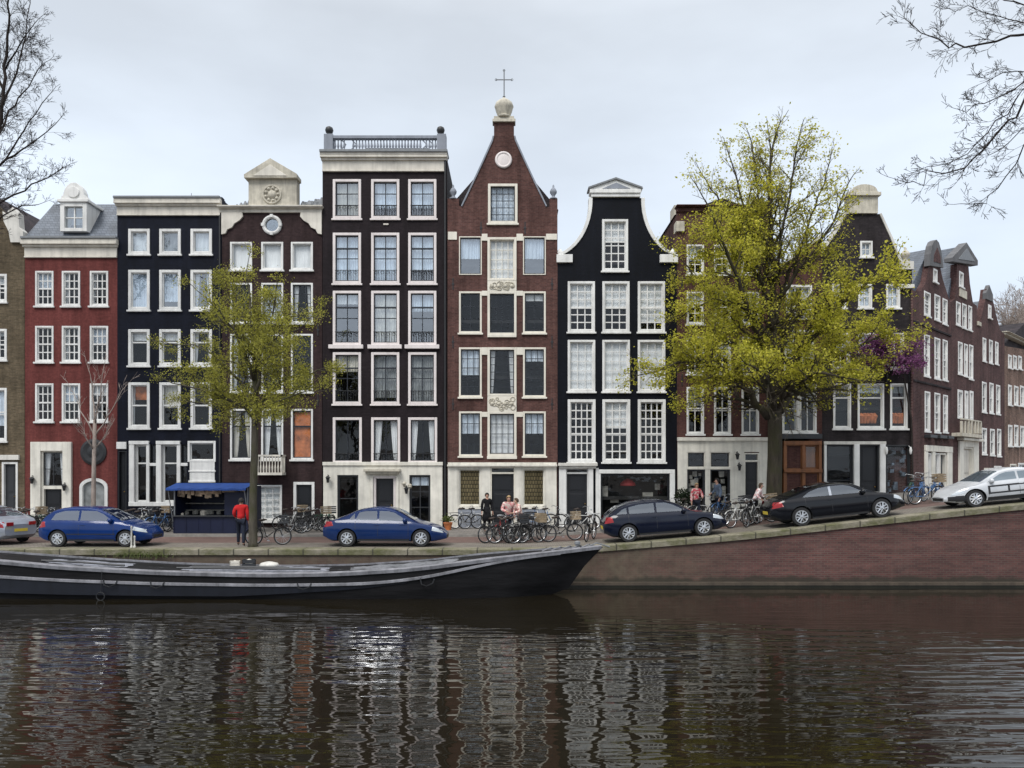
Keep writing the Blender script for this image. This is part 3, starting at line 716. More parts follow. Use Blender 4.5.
M['redlamp'] = m_plain('red_shade', (.35, .03, .03), .6); M['cardw'] = m_plain('pale_card', (.30, .28, .24), .8, var=.4)
m = MB(); xx, zz = h.P(630, 486); m.lathe((xx, .7, zz), [(.38, 0), (.36, .12), (.2, .28), (.05, .34)], 'z', 16); m.build('red_hanging_lamp', M['redlamp'], w_, smooth=True)
m = MB()
for k, (a, b, ww, hh) in enumerate(((606, 492, .3, .55), (616, 500, .4, .3), (650, 498, .5, .5), (660, 487, .25, .3), (640, 503, .3, .3))):
    xx, zz = h.P(a, b); m.box(xx-ww/2, xx+ww/2, .5+.05*k, .56+.05*k, zz-hh/2, zz+hh/2)
m.build('window_display', M['cardw'], w_)
def bez(p0, p1, p2, p3, n=12):
    return [tuple((1-t)**3*a+3*(1-t)**2*t*b+3*(1-t)*t*t*c+t**3*d for a, b, c, d in zip(p0, p1, p2, p3)) for t in [i/n for i in range(n+1)]]
lc = bez((557.5, 256.5), (577, 252), (593, 228), (592.5, 198))
rc = [(1233.5-x, y) for x, y in reversed(lc)]
h.finish([(557.5, 545), (677, 545), (677, 262)]+[(min(x, 676), y) for x, y in reversed(rc)][0:0]+[(676, 256.5)]+list(reversed(rc))[1:]+list(reversed(lc))[:-1]+[(557.5, 256.5)], 'gable', 'tile', shoulder=262, gable=(617, 200))
th_ = 4.2
li = bez((557.5+1, 256.5-3), (574.5, 248), (590, 226), (588.8, 198))
trim = lc+list(reversed(li))
h.poly('gable_trim', 'white', trim, .07, .4); h.poly('gable_trim', 'white', [(1233.5-x, y) for x, y in trim], .07, .4)
h.box('shoulder_block', 'white', [(556.5, 255, 572.5, 263, .14), (659.5, 255, 677.5, 263, .14)], .14, .4)
for px in (560, 673.5):
    x, z = h.P(px, 254); m = MB(); m.lathe((x, .15, z), [(.14, 0), (.2, .08), (.1, .2), (.03, .3)], 'z', 10); m.build('scroll', M['white'], h.root, smooth=True)
h.box('gable_entablature', 'white', [(591, 194, 640, 197.5, .12), (589.5, 190.5, 640.5, 194, .18)], .2, .4)
h.poly('pediment', 'white', [(589.5, 190.5), (588, 188.6), (616, 179.2), (643, 188.6), (641.5, 190.5)], .12, .5)
h.poly('pediment_roof', 'lead', [(588, 190), (588, 188), (615.5, 178.5), (642, 188), (642, 190), (615.5, 180.6)], .2, .6)
h.poly('pediment_recess', 'greystone', [(602, 189.5), (616, 183.5), (630, 189.5)], .14, .0, bevel=0)

# ---- brown house behind the big tree
h = House('brown brick house with cream ground floor, behind the big green tree', 677, 770, 'brown', depth=10)
cols = ((686.6, 704), (714, 731), (741.5, 759))
for r, (y0, y1) in enumerate(((244.7, 274.5), (292, 324), (337, 374), (387, 434))):
    for c, (a, b) in enumerate(cols):
        h.window(a, y0, b, y1, 2, 3 if r < 2 else 2, fw=.09, rail=.45, curtain=('sheer', .5) if (r+c) % 3 == 0 and r < 3 else None)
h.box('ground_front', 'plaster', [(677.5, 440, 687, 540, .05), (705, 452, 710, 540, .05), (730, 452, 744, 540, .05), (759, 452, 768, 540, .05), (687, 440, 768, 452, .05)], .05, bevel=.004)
h.box('ground_cornice', 'plaster', [(677, 437.5, 769, 441, .16)], .16)
for a, b in ((687, 705), (710, 730)):
    h.window(a, 452, b, 467.5, 1, 2, fw=.05, frame='plaster', sash='dgrey', sill=False)
    w_ = h.window(a, 469, b, 512, 1, 1, fw=.05, frame='dgrey', sill=False, name='shop_window')
    X0, X1, Z0, Z1 = h.rect(a, 469, b, 512); m = MB(); rr = random.Random(a)
    for k in range(18):
        x, z = rr.uniform(X0+.1, X1-.1), rr.uniform(Z0+.4, Z1-.2); s_ = rr.uniform(.04, .12); m.box(x-s_, x+s_, .2+.1*rr.random(), .35, z-s_, z+s_*1.4)
    m.build('window_display', M['cardw'], w_)
h.box('shop_rail', 'plaster', [(687, 467, 730, 469.5, .06)], .06)
h.door(744, 453, 759, 520, 'door', 'plaster', fw=.06, transom=462, panels=3); lamp(h, 736, 455); lamp(h, 738, 466)
h.finish([(677, 545), (770, 545), (770, 210), (681, 210), (677, 214)], 'gable', 'tile', shoulder=212, gable=(724, 196))
h.cornice(677, 770, 205, 212, 'brown', None, out=.12)
anchors(h, [(682, 284), (709, 284), (736, 284), (764, 284), (682, 380), (709, 380), (736, 380), (764, 380)])
m = MB(); x, _ = h.P(768.6, 470); m.tube([(x, -.07, h.P(769, 520)[1]), (x, -.07, h.P(769, 212)[1])], .045, 6); m.build('drainpipe', M['iron'], h.root)
h.box('corner_block', 'stone', [(675.5, 222, 684, 232, .15)], .15, .4)
m = MB(); x, z = h.P(690, 208); m.box(x-.5, x+.5, 1.2, 2.2, z-.3, z+.55); m.build('chimney', M['stone'], h.root)
m = MB(); x, z = h.P(677.4, 214); D0 = 4.2
m.add([(x, .4, z), (x, 10, z+.2), (x, 10, h.P(677, 262)[1]), (x, .4, h.P(677, 262)[1])], [(0, 1, 2, 3)])
# ---- narrow house with wooden shopfront
h = House('narrow brown house with varnished wooden shopfront, right of the big tree trunk', 770, 822, 'brown')
h.window(782, 384, 799, 433, 1, 2, fw=.10, rail=None); h.window(799, 384, 816.5, 433, 2, 1, fw=.10, curtain=('sheer', .25))
h.window(784, 330, 814, 372, 3, 3, fw=.12); h.window(786, 285, 812, 318, 3, 3, fw=.12)
h.box('shop_cornice', 'dgrey', [(770, 434, 821, 439, .18)], .18)
h.box('shop_frame', 'wood', [(783, 444, 786, 530, .1), (801.5, 444, 804.5, 530, .1), (818, 444, 821, 530, .1), (783, 441, 821, 445, .12), (783, 469, 821, 472.5, .2)], .1, .1)
for a, b in ((786, 801.5), (804.5, 818)):
    w_ = h.window(a, 445, b, 469, 1, 1, fw=.05, frame='wood', sill=False)
    X0, X1, Z0, Z1 = h.rect(a, 445, b, 469); m = MB(); m.box(X0+.06, X1-.06, .12, .14, Z0+.06, Z1-.06); m.build('wooden_shutter', M['wood'], w_)
    h.window(a, 472.5, b, 516, 2, 1, fw=.05, frame='wood', sill=False, curtain=('drapes', .4))
h.door(771, 446, 782, 522, 'door', 'wood', fw=.06)
h.finish([(770, 545), (822, 545), (822, 236), (777, 270), (770, 274)], 'flat', shoulder=280)
h.poly('gable_coping', 'dirtywhite', [(776, 271), (776, 268), (822, 233), (822, 237)], .08, .4)

# ---- sooty neck gable
h = House('sooty black brick house with tapering gable and stone top', 822, 912, 'sooty')
for (a, b, c) in ((833, 851, .1), (857.5, 884, .1), (890, 907.5, .1)):
    w_ = h.window(a, 383.5, b, 428.5, 1, 1, fw=.10, rail=.3, curtain=('sheer', .18))
    if a > 850:
        m = MB(); x, z = h.P((a+b)/2, 423); 
        for k in range(5): m.lathe((x+(k-2)*.16, .3, z), [(.07, 0), (.1, .2), (.16, .35+.1*(k % 2)), (.03, .5)], 'z', 7)
        m.build('window_plants', M['rust'], w_)
for a in (832, 858, 886): h.window(a, 333, a+18, 369, 2, 2, fw=.1); h.window(a, 284, a+14, 308, 2, 2, fw=.1, curtain='sheer')
h.window(860, 241, 872.5, 257, 2, 2, fw=.1, curtain='sheer')
h.box('shop_post', 'white', [(823.5, 444, 826, 530, .1), (853, 444, 858.5, 530, .14), (879, 444, 884.5, 530, .14)], .12, .1)
h.box('shop_cornice', 'dirtywhite', [(823, 441.5, 885, 444.5, .14)], .14)
h.window(826, 444.5, 853, 516, 1, 2, fw=.06, frame='dgrey', sill=False); h.door(858.5, 444.5, 879, 520, 'door', 'dgrey', fw=.07); 
w_ = h.window(886, 445, 910, 514, 1, 1, fw=.06, frame='dgrey', sill=False, name='shop_window')
X0, X1, Z0, Z1 = h.rect(886, 445, 910, 514); m = MB(); rr = random.Random(4)
M['bluew'] = m_plain('bluish_ware', (.07, .09, .115), .6, var=.8)
for k in range(26):
    x, z = rr.uniform(X0+.1, X1-.1), rr.uniform(Z0+.3, Z1-.2); s_ = rr.uniform(.03, .11); m.box(x-s_, x+s_, .2, .32+.1*rr.random(), z-s_, z+s_)
m.build('window_display', M['bluew'], w_)
for px in (884.5, 908.5):
    m = MB(); x, z = h.P(px, 452); m.lathe((x, -.2, z-.12), [(.02, 0), (.05, .05), (.07, .2), (.05, .3), (.03, .36)], 'z', 10); m.tube([(x, -.2, z+.2), (x, 0, z+.3)], .02, 5); m.build('white_scroll', M['white'], h.root, smooth=True)  # white scroll ornament on a short bracket, not a lamp
h.finish([(822, 545), (912, 545), (912, 268), (900, 264), (890, 238), (879, 214), (846, 214), (838, 230), (822, 254)], 'gable', 'tile', shoulder=270, gable=(864, 222))
anchors(h, [(827, 376), (854, 376), (887, 376), (909.5, 376), (850, 270), (880, 270)])
h.box('gable_top', 'stone', [(848.5, 196, 877, 214, .12)], .12, .5)
h.box('gable_cap', 'stone', [(846, 193.5, 879, 197, .25)], .2, .5)
h.poly('gable_arch', 'stone', [(849, 193.5)]+[(863+12.5*math.cos(math.pi-q), 192-6.5*math.sin(q)) for q in [math.pi*k/10 for k in range(11)]]+[(877, 193.5)], .2, .4)
for L in ([(879, 214), (890, 238), (900, 264), (903, 264), (892.5, 238), (881, 213)], [(846, 214), (838, 230), (822, 254), (822, 250), (836, 228), (844.5, 213)]): h.poly('gable_coping', 'dirtywhite', L, .06, .4)
h.box('shoulder_block', 'dirtywhite', [(899, 262, 912.5, 270, .15), (899, 285, 912.5, 289, .2)], .15, .4)
finial(h, 906.5, 262, .2, 'stone', ht=.75)
m = MB(); x, _ = h.P(911, 470); m.tube([(x, -.1, h.P(911, 530)[1]), (x, -.1, h.P(911, 290)[1])], .06, 6); m.build('drainpipe', M['wine'], h.root)

# ---- houses that turn away to the right
O2 = Vector(((912.5-CX)/21.0, YF)); A2 = 45
h = House('wine red house with rounded gable top, nearest of the houses turning away at right', 912.5, 951, 'wine', O2, A2, base=530)
for r, L in enumerate((((924, 292, 930.4, 315.5), (934.4, 295, 940, 320), (942.5, 299, 947.2, 324)), ((924, 334.6, 929.6, 376), (934.4, 338, 940, 378.5), (942.6, 340, 947.4, 380)), ((924.6, 391.5, 930, 431), (934.4, 393, 940, 432), (943, 395, 947.6, 432)))):
    for k, q in enumerate(L): h.window(*q, 2, 3, fw=.10, rail=.5, curtain=('blind', .45) if k == 1 else None, proud=.02, sillout=.06)
h.window(933, 269, 937, 282, 1, 2, fw=.12, curtain='blind')
h.box('ground_front', 'plaster', [(924, 450, 926.6, 520, .08), (931, 450, 934, 520, .08), (946, 450, 951, 520, .08), (924, 446, 951, 452, .1)], .08)
h.window(926.8, 453, 930.8, 492, 1, 2, fw=.08, sill=False); h.window(934.5, 453, 939, 495, 1, 2, fw=.08, sill=False); h.door(939.5, 453, 945.5, 500, 'dgrey', 'plaster')
h.finish([(912.5, 530), (951, 530), (951, 304), (949, 299), (943, 280), (940, 266), (929.5, 263), (926, 282), (921, 291), (912.5, 291)], 'gable', 'slate', shoulder=296, gable=(934.5, 248))
h.poly('gable_top', 'capgrey', [(928, 266), (928.6, 254), (930, 246), (932, 241.5), (934.5, 240), (937, 243), (939, 250), (941.5, 268)], .10, .2)
h.poly('gable_recess', 'wine', [(931.5, 262), (932, 255), (935, 248), (938, 257), (938.5, 264)], .12, -.08, bevel=0)
h.box('string_course', 'sooty', [(913, 328, 950.5, 330)], .06); h.box('string_course', 'sooty', [(913, 384, 950.5, 386)], .06)
h.box('flower_box', 'dgrey', [(924, 435, 931, 438, .3), (934, 435.5, 941, 438.5, .3), (942.5, 436, 948, 439, .3)], .3)
h = House('tall wine red house with triangular pediment and stone balcony, turning away at right', 951, 977, 'wine', O2, A2, base=530)
for L in (((956, 302, 960.5, 325), (962.2, 304, 966.5, 328), (968.2, 306, 971.8, 330)), ((958, 342, 962.4, 374), (964, 344, 967.6, 376), (969, 345, 973, 379))):
    for q in L: h.window(*q, 1, 2, fw=.11, rail=.5, curtain=('blind', .5), proud=.02, sillout=.06)
for q in ((957.5, 390, 962.5, 419), (964.5, 391, 968, 420), (969.5, 391, 973, 420)): h.window(*q, 1, 2, fw=.16, curtain='blind', sill=False)
h.window(959, 272, 963.2, 287, 1, 2, fw=.12, curtain='blind'); h.box('stone_tablet', 'stone', [(959, 290, 966, 298)], .06)
h.box('balcony', 'stone', [(951.5, 434, 972, 437.5, .5)], .5, 0)
h.box('balcony_rail', 'stone', [(951.5, 420, 972, 421.5, .5), (951.5, 421.5, 952.5, 434, .5), (955, 421.5, 956, 434, .5), (958.5, 421.5, 959.5, 434, .5), (961.5, 421.5, 962.5, 434, .5), (965, 421.5, 966, 434, .5), (968, 421.5, 969, 434, .5), (971, 421.5, 972, 434, .5)], .5, -.4)
h.box('ground_front', 'plaster', [(958, 441, 962, 520, .1), (972, 441, 977, 520, .1), (962, 441, 972, 447, .1)], .1)
h.door(962, 447, 972, 500, 'cream', 'plaster'); h.box('door_hood', 'plaster', [(957, 438.5, 977, 441, .35)], .35)
h.finish([(951, 530), (977, 530), (977, 306), (973, 303), (970, 284), (968.5, 266), (957, 264), (956.5, 284), (955, 299), (951, 302)], 'gable', 'slate', shoulder=304, gable=(963.5, 246))
m = MB(); m.box(.6, 1.5, 3.5, 4.4, 9.5, 14.2); m.lathe((.85, 3.95, 14.2), [(.15, 0), (.12, .4)], 'z', 8); m.lathe((1.25, 3.95, 14.2), [(.15, 0), (.12, .35)], 'z', 8); m.build('chimney', M['wine'], h.root)
h.poly('pediment', 'capgrey', [(949, 262), (949, 258), (963.5, 243), (974.8, 261), (974.8, 266)], .16, .25)
h.poly('pediment_recess', 'lead', [(955, 259.5), (963.5, 249), (971.5, 262)], .18, 0, bevel=0)
h = House('wine red house with small stepped gable, third of the houses turning away at right', 977, 1004.5, 'wine', O2, A2, base=525)
for L in (((982.6, 338, 986, 361), (989, 340, 992.6, 363), (995, 342, 998.2, 364)), ((982, 382, 986.4, 412), (989.4, 383, 993.4, 413), (996, 385, 1000, 414)), ((982, 428, 986.6, 454), (990, 429, 994.6, 455), (997, 429, 1001, 456))):
    for q in L: h.window(*q, 1, 2, fw=.12, rail=.5, curtain=('blind', .4), proud=.02, sillout=.06)
h.window(988, 305, 991, 318, 1, 1, fw=.2); h.door(984, 468, 990, 500, 'dgrey', 'plaster')
h.window(994, 466, 1001, 492, 2, 2, fw=.12)
h.finish([(977, 525), (1004.5, 525), (1004.5, 334), (1000, 330), (996, 314), (993, 300), (991, 297), (990.5, 291), (986.5, 289), (985.5, 298), (983, 310), (980, 322), (977, 324)], 'gable', 'slate', shoulder=330, gable=(988, 300))
h.poly('gable_cap', 'capgrey', [(985.3, 299), (985.3, 293), (988.3, 285), (992, 295), (992, 302)], .06, .15)
for a_, b_ in ((979, 376), (979, 422)): h.box('string_course', 'sooty', [(977.5, a_, 1003, a_+2)], .05)
h.box('shoulder_block', 'stone', [(977, 322, 980, 326, .08)], .08, .1)
h = House('low mottled brick house farthest along the row at the right edge', 1004.5, 1060, 'mott', O2, A2, base=525, depth=4.5)
for q in ((1008, 355, 1011.5, 368), (1013, 355.5, 1016.5, 368.5), (1018, 356, 1021.5, 369), (1025, 357, 1030, 370), (1008, 385, 1011.5, 405), (1014, 386, 1018, 405), (1020, 386, 1024, 406), (1008, 425, 1012, 446), (1014, 425, 1018, 446), (1020, 426, 1024, 446), (1030, 426, 1036, 446)):
    h.window(*q, 1, 2, fw=.15)
h.door(1010, 464, 1016, 498, 'dgrey', 'plaster'); h.window(1018, 463, 1026, 486, 2, 1)
h.finish([(1004.5, 525), (1060, 525), (1060, 355), (1004.5, 346)], 'gable', 'tile', shoulder=348, gable=(1030, 322))
h.cornice(1004.5, 1060, 346, 349, 'stone', None, out=.14)
# ------------------------------------------------------------------ ground, quay, water
def structure(o): return tag(o, kind='structure')
XS = [-600, -200, -80, -50]+[-30+i*.8 for i in range(88)]+[50, 90, 200, 600]
def strip(name, y0, y1, dz, mat, xs=XS, thick=0, ny=1):
    m = MB(); n = 0
    for i, x in enumerate(xs):
        for j in range(ny+1): m.v.append((x, lerp(y0, y1, j/ny), gz(x)+dz))
    for i in range(len(xs)-1):
        for j in range(ny): a = i*(ny+1)+j; m.f.append((a, a+ny+1, a+ny+2, a+1))
    if thick:
        b = len(m.v)
        for i, x in enumerate(xs): m.v.append((x, y0, gz(x)+dz-thick))
        for i in range(len(xs)-1): m.f.append((i*(ny+1), b+i, b+i+1, (i+1)*(ny+1)))
    return structure(m.build(name, mat))
def m_ground():
    n = N('distant_paving'); n.color(n.ramp(n.noise(.4, detail=6), [(.3, (.10, .085, .075)), (.7, (.15, .13, .115))])); n.set(Roughness=.95); return n.m
def m_paving(name, c1, c2, mo, bw, rh, ms=.01):
    n = N(name); br = n.n('ShaderNodeTexBrick'); n.l(n.coord(), br.inputs['Vector'])
    for k, v in (('Scale', 1), ('Brick Width', bw), ('Row Height', rh), ('Mortar Size', ms)): br.inputs[k].default_value = v
    for k, v in (('Color1', c1), ('Color2', c2), ('Mortar', mo)): br.inputs[k].default_value = (*v, 1)
    c = n.mix(br.outputs['Color'], n.ramp(n.noise(.6, n.coord((.5, 1.6, 1)), detail=6, rough=.7), [(.3, .65), (.7, 1.3)]), 1, 'MULTIPLY')
    n.color(c); n.set(Roughness=.8); n.bump(br.outputs['Fac'], -.3, .01); return n.m
strip('ground', YQ+.3, 700, -.012, m_ground(), ny=4)
strip('street_paving', YQ+.52, 33.0, 0, m_paving('clinker_paving', (.15, .088, .072), (.11, .066, .056), (.08, .06, .05), .2, .1))
strip('parking_strip', YQ+.5, 30.3, .006, m_paving('grey_setts', (.20, .175, .145), (.15, .132, .11), (.09, .08, .07), .16, .12))
strip('sidewalk', 33.12, YF+.2, .10, m_paving('sidewalk_pavers', (.21, .19, .17), (.17, .155, .14), (.10, .09, .08), .3, .3))
strip('kerb', 33.0, 33.12, .108, m_plain('kerb_stone', (.22, .21, .19), .85, var=.3, scale=3), thick=.13)
def m_cap():
    n = N('mossy_coping_stone')
    c = n.ramp(n.noise(2.2, detail=7, rough=.7), [(.25, (.13, .115, .085)), (.55, (.235, .21, .16)), (.8, (.31, .285, .23))])
    c = n.mix(c, (.085, .088, .032), n.ramp(n.noise(.9, n.coord((1, 2, 2)), detail=7, rough=.75), [(.40, 0), (.6, .85)]))
    jv = n.coord((1, 1, 1)); sp = n.n('ShaderNodeSeparateXYZ'); n.l(jv, sp.inputs[0]); md = n.n('ShaderNodeMath', operation='PINGPONG'); n.l(sp.outputs['X'], md.inputs[0]); md.inputs[1].default_value = .62
    c = n.mix((.045, .042, .03), c, n.ramp(md.outputs[0], [(.010, 0), (.035, 1)]))
    n.color(c); n.set(Roughness=.95); n.bump(n.noise(9, detail=6), .7, .03); return n.m
def m_quay():
    n = N('quay_brick_wall'); tc = n.n('ShaderNodeTexCoord'); sp = n.n('ShaderNodeSeparateXYZ'); n.l(tc.outputs['Object'], sp.inputs[0])
    cb = n.n('ShaderNodeCombineXYZ'); n.l(sp.outputs['X'], cb.inputs['X']); n.l(sp.outputs['Z'], cb.inputs['Y'])
    br = n.n('ShaderNodeTexBrick'); n.l(cb.outputs[0], br.inputs['Vector'])
    for k, v in (('Scale', 1), ('Brick Width', .23), ('Row Height', .075), ('Mortar Size', .012)): br.inputs[k].default_value = v
    for k, v in (('Color1', (.108, .042, .037)), ('Color2', (.068, .028, .027)), ('Mortar', (.092, .064, .052))): br.inputs[k].default_value = (*v, 1)
    c = n.mix(br.outputs['Color'], n.ramp(n.noise(.7, n.coord((.5, 1, 1.5)), detail=7, rough=.7), [(.3, .62), (.7, 1.35)]), 1, 'MULTIPLY')
    c = n.mix(c, n.ramp(n.noise(1, n.coord((.6, 1, 6)), detail=6), [(.35, .72), (.65, 1.2)]), .8, 'MULTIPLY')
    # old part of the wall left of the ramp: brown and mossy
    mr = n.n('ShaderNodeMapRange'); n.l(sp.outputs['X'], mr.inputs['Value']); mr.inputs['From Min'].default_value = 4.2; mr.inputs['From Max'].default_value = 8.5; mr.inputs['To Min'].default_value = .9; mr.inputs['To Max'].default_value = .0
    nz = n.noise(1.4, n.coord((1, 1, .6)), detail=6, rough=.7); mu = n.n('ShaderNodeMath', operation='MULTIPLY'); n.l(mr.outputs[0], mu.inputs[0])
    n.l(n.ramp(nz, [(.3, .35), (.65, 1.0)]), mu.inputs[1])
    old = n.ramp(n.noise(3, detail=6), [(.3, (.06, .048, .032)), (.7, (.125, .105, .07))])
    c = n.mix(c, old, mu.outputs[0])
    dr = n.ramp(n.noise(1, n.coord((1.6, 1, .12)), detail=6, rough=.65), [(.55, 0), (.8, .3)])
    c = n.mix(c, (.16, .12, .10), dr)
    # damp tide line left by the canal
    wv = n.n('ShaderNodeMath', operation='MULTIPLY_ADD'); n.l(n.noise(1.3, n.coord((1, 1, .3)), detail=6), wv.inputs[0]); wv.inputs[1].default_value = -.7; n.l(sp.outputs['Z'], wv.inputs[2])
    c = n.mix(c, (.022, .022, .014), n.ramp(wv.outputs[0], [(.02, .8), (.16, 0)]))
    pt = n.ramp(n.noise(.9, n.coord((.8, 1, 1.1)), detail=8, rough=.75), [(.58, 0), (.66, .5)])
    c = n.mix(c, (.05, .03, .03), pt)
    n.color(c); n.set(Roughness=.9); n.bump(br.outputs['Fac'], -.4, .015); return n.m
QW = m_quay()
m = MB(); xs = XS
for i, x in enumerate(xs): m.v += [(x, YQ, -2), (x, YQ, gz(x)-.16), (x, YQ+.55, gz(x)-.16)]
for i in range(len(xs)-1): a = i*3; m.f += [(a, a+3, a+4, a+1), (a+1, a+4, a+5, a+2)]
tag(m.build('quay_wall', QW), 'long red brick quay wall along the canal, rising to the right', 'quay wall')
m = MB()
for i, x in enumerate(xs):
    z = gz(x); m.v += [(x, YQ-.07, z-.2), (x, YQ-.08, z-.02), (x, YQ-.06, z+.012), (x, YQ+.56, z+.014), (x, YQ+.56, z-.15)]
for i in range(len(xs)-1):
    for j in range(4): a = i*5+j; m.f.append((a, a+5, a+6, a+1))
    a = i*5; m.f.append((a+4, a+9, a+5, a))
tag(m.build('quay_coping', m_cap()), 'mossy grey coping stones along the top edge of the quay wall', 'coping')
m = MB(); 
FT = m_paint('algae_footing', (.085, .066, .048), dirt=.4, rough=.7); AL = m_paint('wet_dark_footing', (.018, .017, .010), dirt=.4, rough=.3)
m = MB(); m.box(-80, 80, YQ-.22, YQ, .20, .30); tag(m.build('footing_ledge', FT), 'narrow brown ledge running along the foot of the quay wall', 'ledge')
m = MB(); m.box(-80, 80, YQ-.20, YQ, -2, .197); tag(m.build('quay_footing', AL), 'wet dark footing of the quay wall just above the water', 'footing')
# water
def m_water():
    n = N('canal_water'); n.set(Roughness=.01, IOR=1.55, Specular_IOR_Level=.5)
    n.color(n.ramp(n.noise(.12, detail=3), [(.35, (.009, .007, .004)), (.65, (.0125, .010, .0055))]))
    v1 = n.coord((.2, 1.3, 1), rot=(0, 0, R(2))); v2 = n.coord((1.1, 2.7, 1), rot=(0, 0, R(-8))); v3 = n.coord((.16, .2, 1))
    a = n.noise(1.9, v1, detail=2, rough=.45); b = n.noise(1.6, v2, detail=1, rough=.5)
    # calm lee below the wall, livelier water towards the near side
    tc = n.n('ShaderNodeTexCoord'); sp = n.n('ShaderNodeSeparateXYZ'); n.l(tc.outputs['Object'], sp.inputs[0])
    mr = n.n('ShaderNodeMapRange'); n.l(sp.outputs['Y'], mr.inputs['Value'])
    mr.inputs['From Min'].default_value = 25.5; mr.inputs['From Max'].default_value = 18.5; mr.inputs['To Min'].default_value = .16; mr.inputs['To Max'].default_value = 1
    mp_ = n.ramp(n.noise(1, v3, detail=3), [(.35, .55), (.6, 1)])
    ad = n.n('ShaderNodeMath', operation='MULTIPLY_ADD'); n.l(b, ad.inputs[0]); ad.inputs[1].default_value = .28; n.l(a, ad.inputs[2])
    mu = n.n('ShaderNodeMath', operation='MULTIPLY'); n.l(ad.outputs[0], mu.inputs[0]); n.l(mr.outputs[0], mu.inputs[1])
    # a gust ruffles the near water on the right
    gx = n.n('ShaderNodeMapRange', interpolation_type='SMOOTHSTEP'); n.l(sp.outputs['X'], gx.inputs['Value'])
    for k_, v_ in (('From Min', 4.5), ('From Max', 11), ('To Min', 0), ('To Max', 3.6)): gx.inputs[k_].default_value = v_
    gy = n.n('ShaderNodeMapRange', interpolation_type='SMOOTHSTEP'); n.l(sp.outputs['Y'], gy.inputs['Value'])
    for k_, v_ in (('From Min', 22), ('From Max', 15), ('To Min', 0), ('To Max', 1)): gy.inputs[k_].default_value = v_
    gm = n.n('ShaderNodeMath', operation='MULTIPLY_ADD'); n.l(gx.outputs[0], gm.inputs[0]); n.l(gy.outputs[0], gm.inputs[1]); gm.inputs[2].default_value = 1
    g2 = n.n('ShaderNodeMath', operation='MULTIPLY'); n.l(mp_, g2.inputs[0]); n.l(gm.outputs[0], g2.inputs[1]); mp_ = g2.outputs[0]
    m2 = n.n('ShaderNodeMath', operation='MULTIPLY'); n.l(mu.outputs[0], m2.inputs[0]); n.l(mp_, m2.inputs[1])
    n.bump(m2.outputs[0], 1.0, WAVE); return n.m
WAVE = .042
m = MB(); m.add([(-600, 7.0, .12), (600, 7.0, .12), (600, YQ+.05, .12), (-600, YQ+.05, .12)], [(0, 1, 2, 3)]); structure(m.build('water', m_water()))
# near bank, below and behind the viewer
m = MB(); m.add([(-600, -500, 1.46), (600, -500, 1.46), (600, 6.6, 1.46), (-600, 6.6, 1.46)], [(0, 1, 2, 3)]); structure(m.build('near_bank', bpy.data.materials['distant_paving']))
m = MB(); m.box(-80, 80, 6.58, 7.1, 1.25, 1.475); tag(m.build('near_coping', bpy.data.materials['mossy_coping_stone']), 'coping stones on the near bank of the canal', 'coping')
m = MB(); m.box(-80, 80, 6.6, 7.02, -2, 1.249); tag(m.build('near_quay_wall', QW), 'brick quay wall on the near bank of the canal', 'quay wall')
# grass tufts in the coping joints beside the barge
M['grass'] = m_leaf('moss_grass', (.07, .10, .02), (.10, .13, .03), (.13, .15, .05))
m = MB(); rr = random.Random(2)
for c, nn, sx in ((at(136, 556, YQ-.12), 220, .55), (at(160, 558, YQ-.12), 60, .3), (at(556, 552, YQ-.1), 160, .6), (at(575, 552, YQ-.1), 80, .4)):
    for k in range(nn):
        x = c.x+rr.gauss(0, sx); y = YQ-.09-rr.random()*.06; z = gz(x)-.2+rr.uniform(-.06, .1); a = rr.uniform(-.07, .07)
        m.add([(x-.012, y, z), (x+.012, y, z), (x+a, y-.05-rr.random()*.06, z-rr.uniform(-.13, .16))], [(0, 1, 2)])
tag(m.build('grass', M['grass']), kind='stuff')

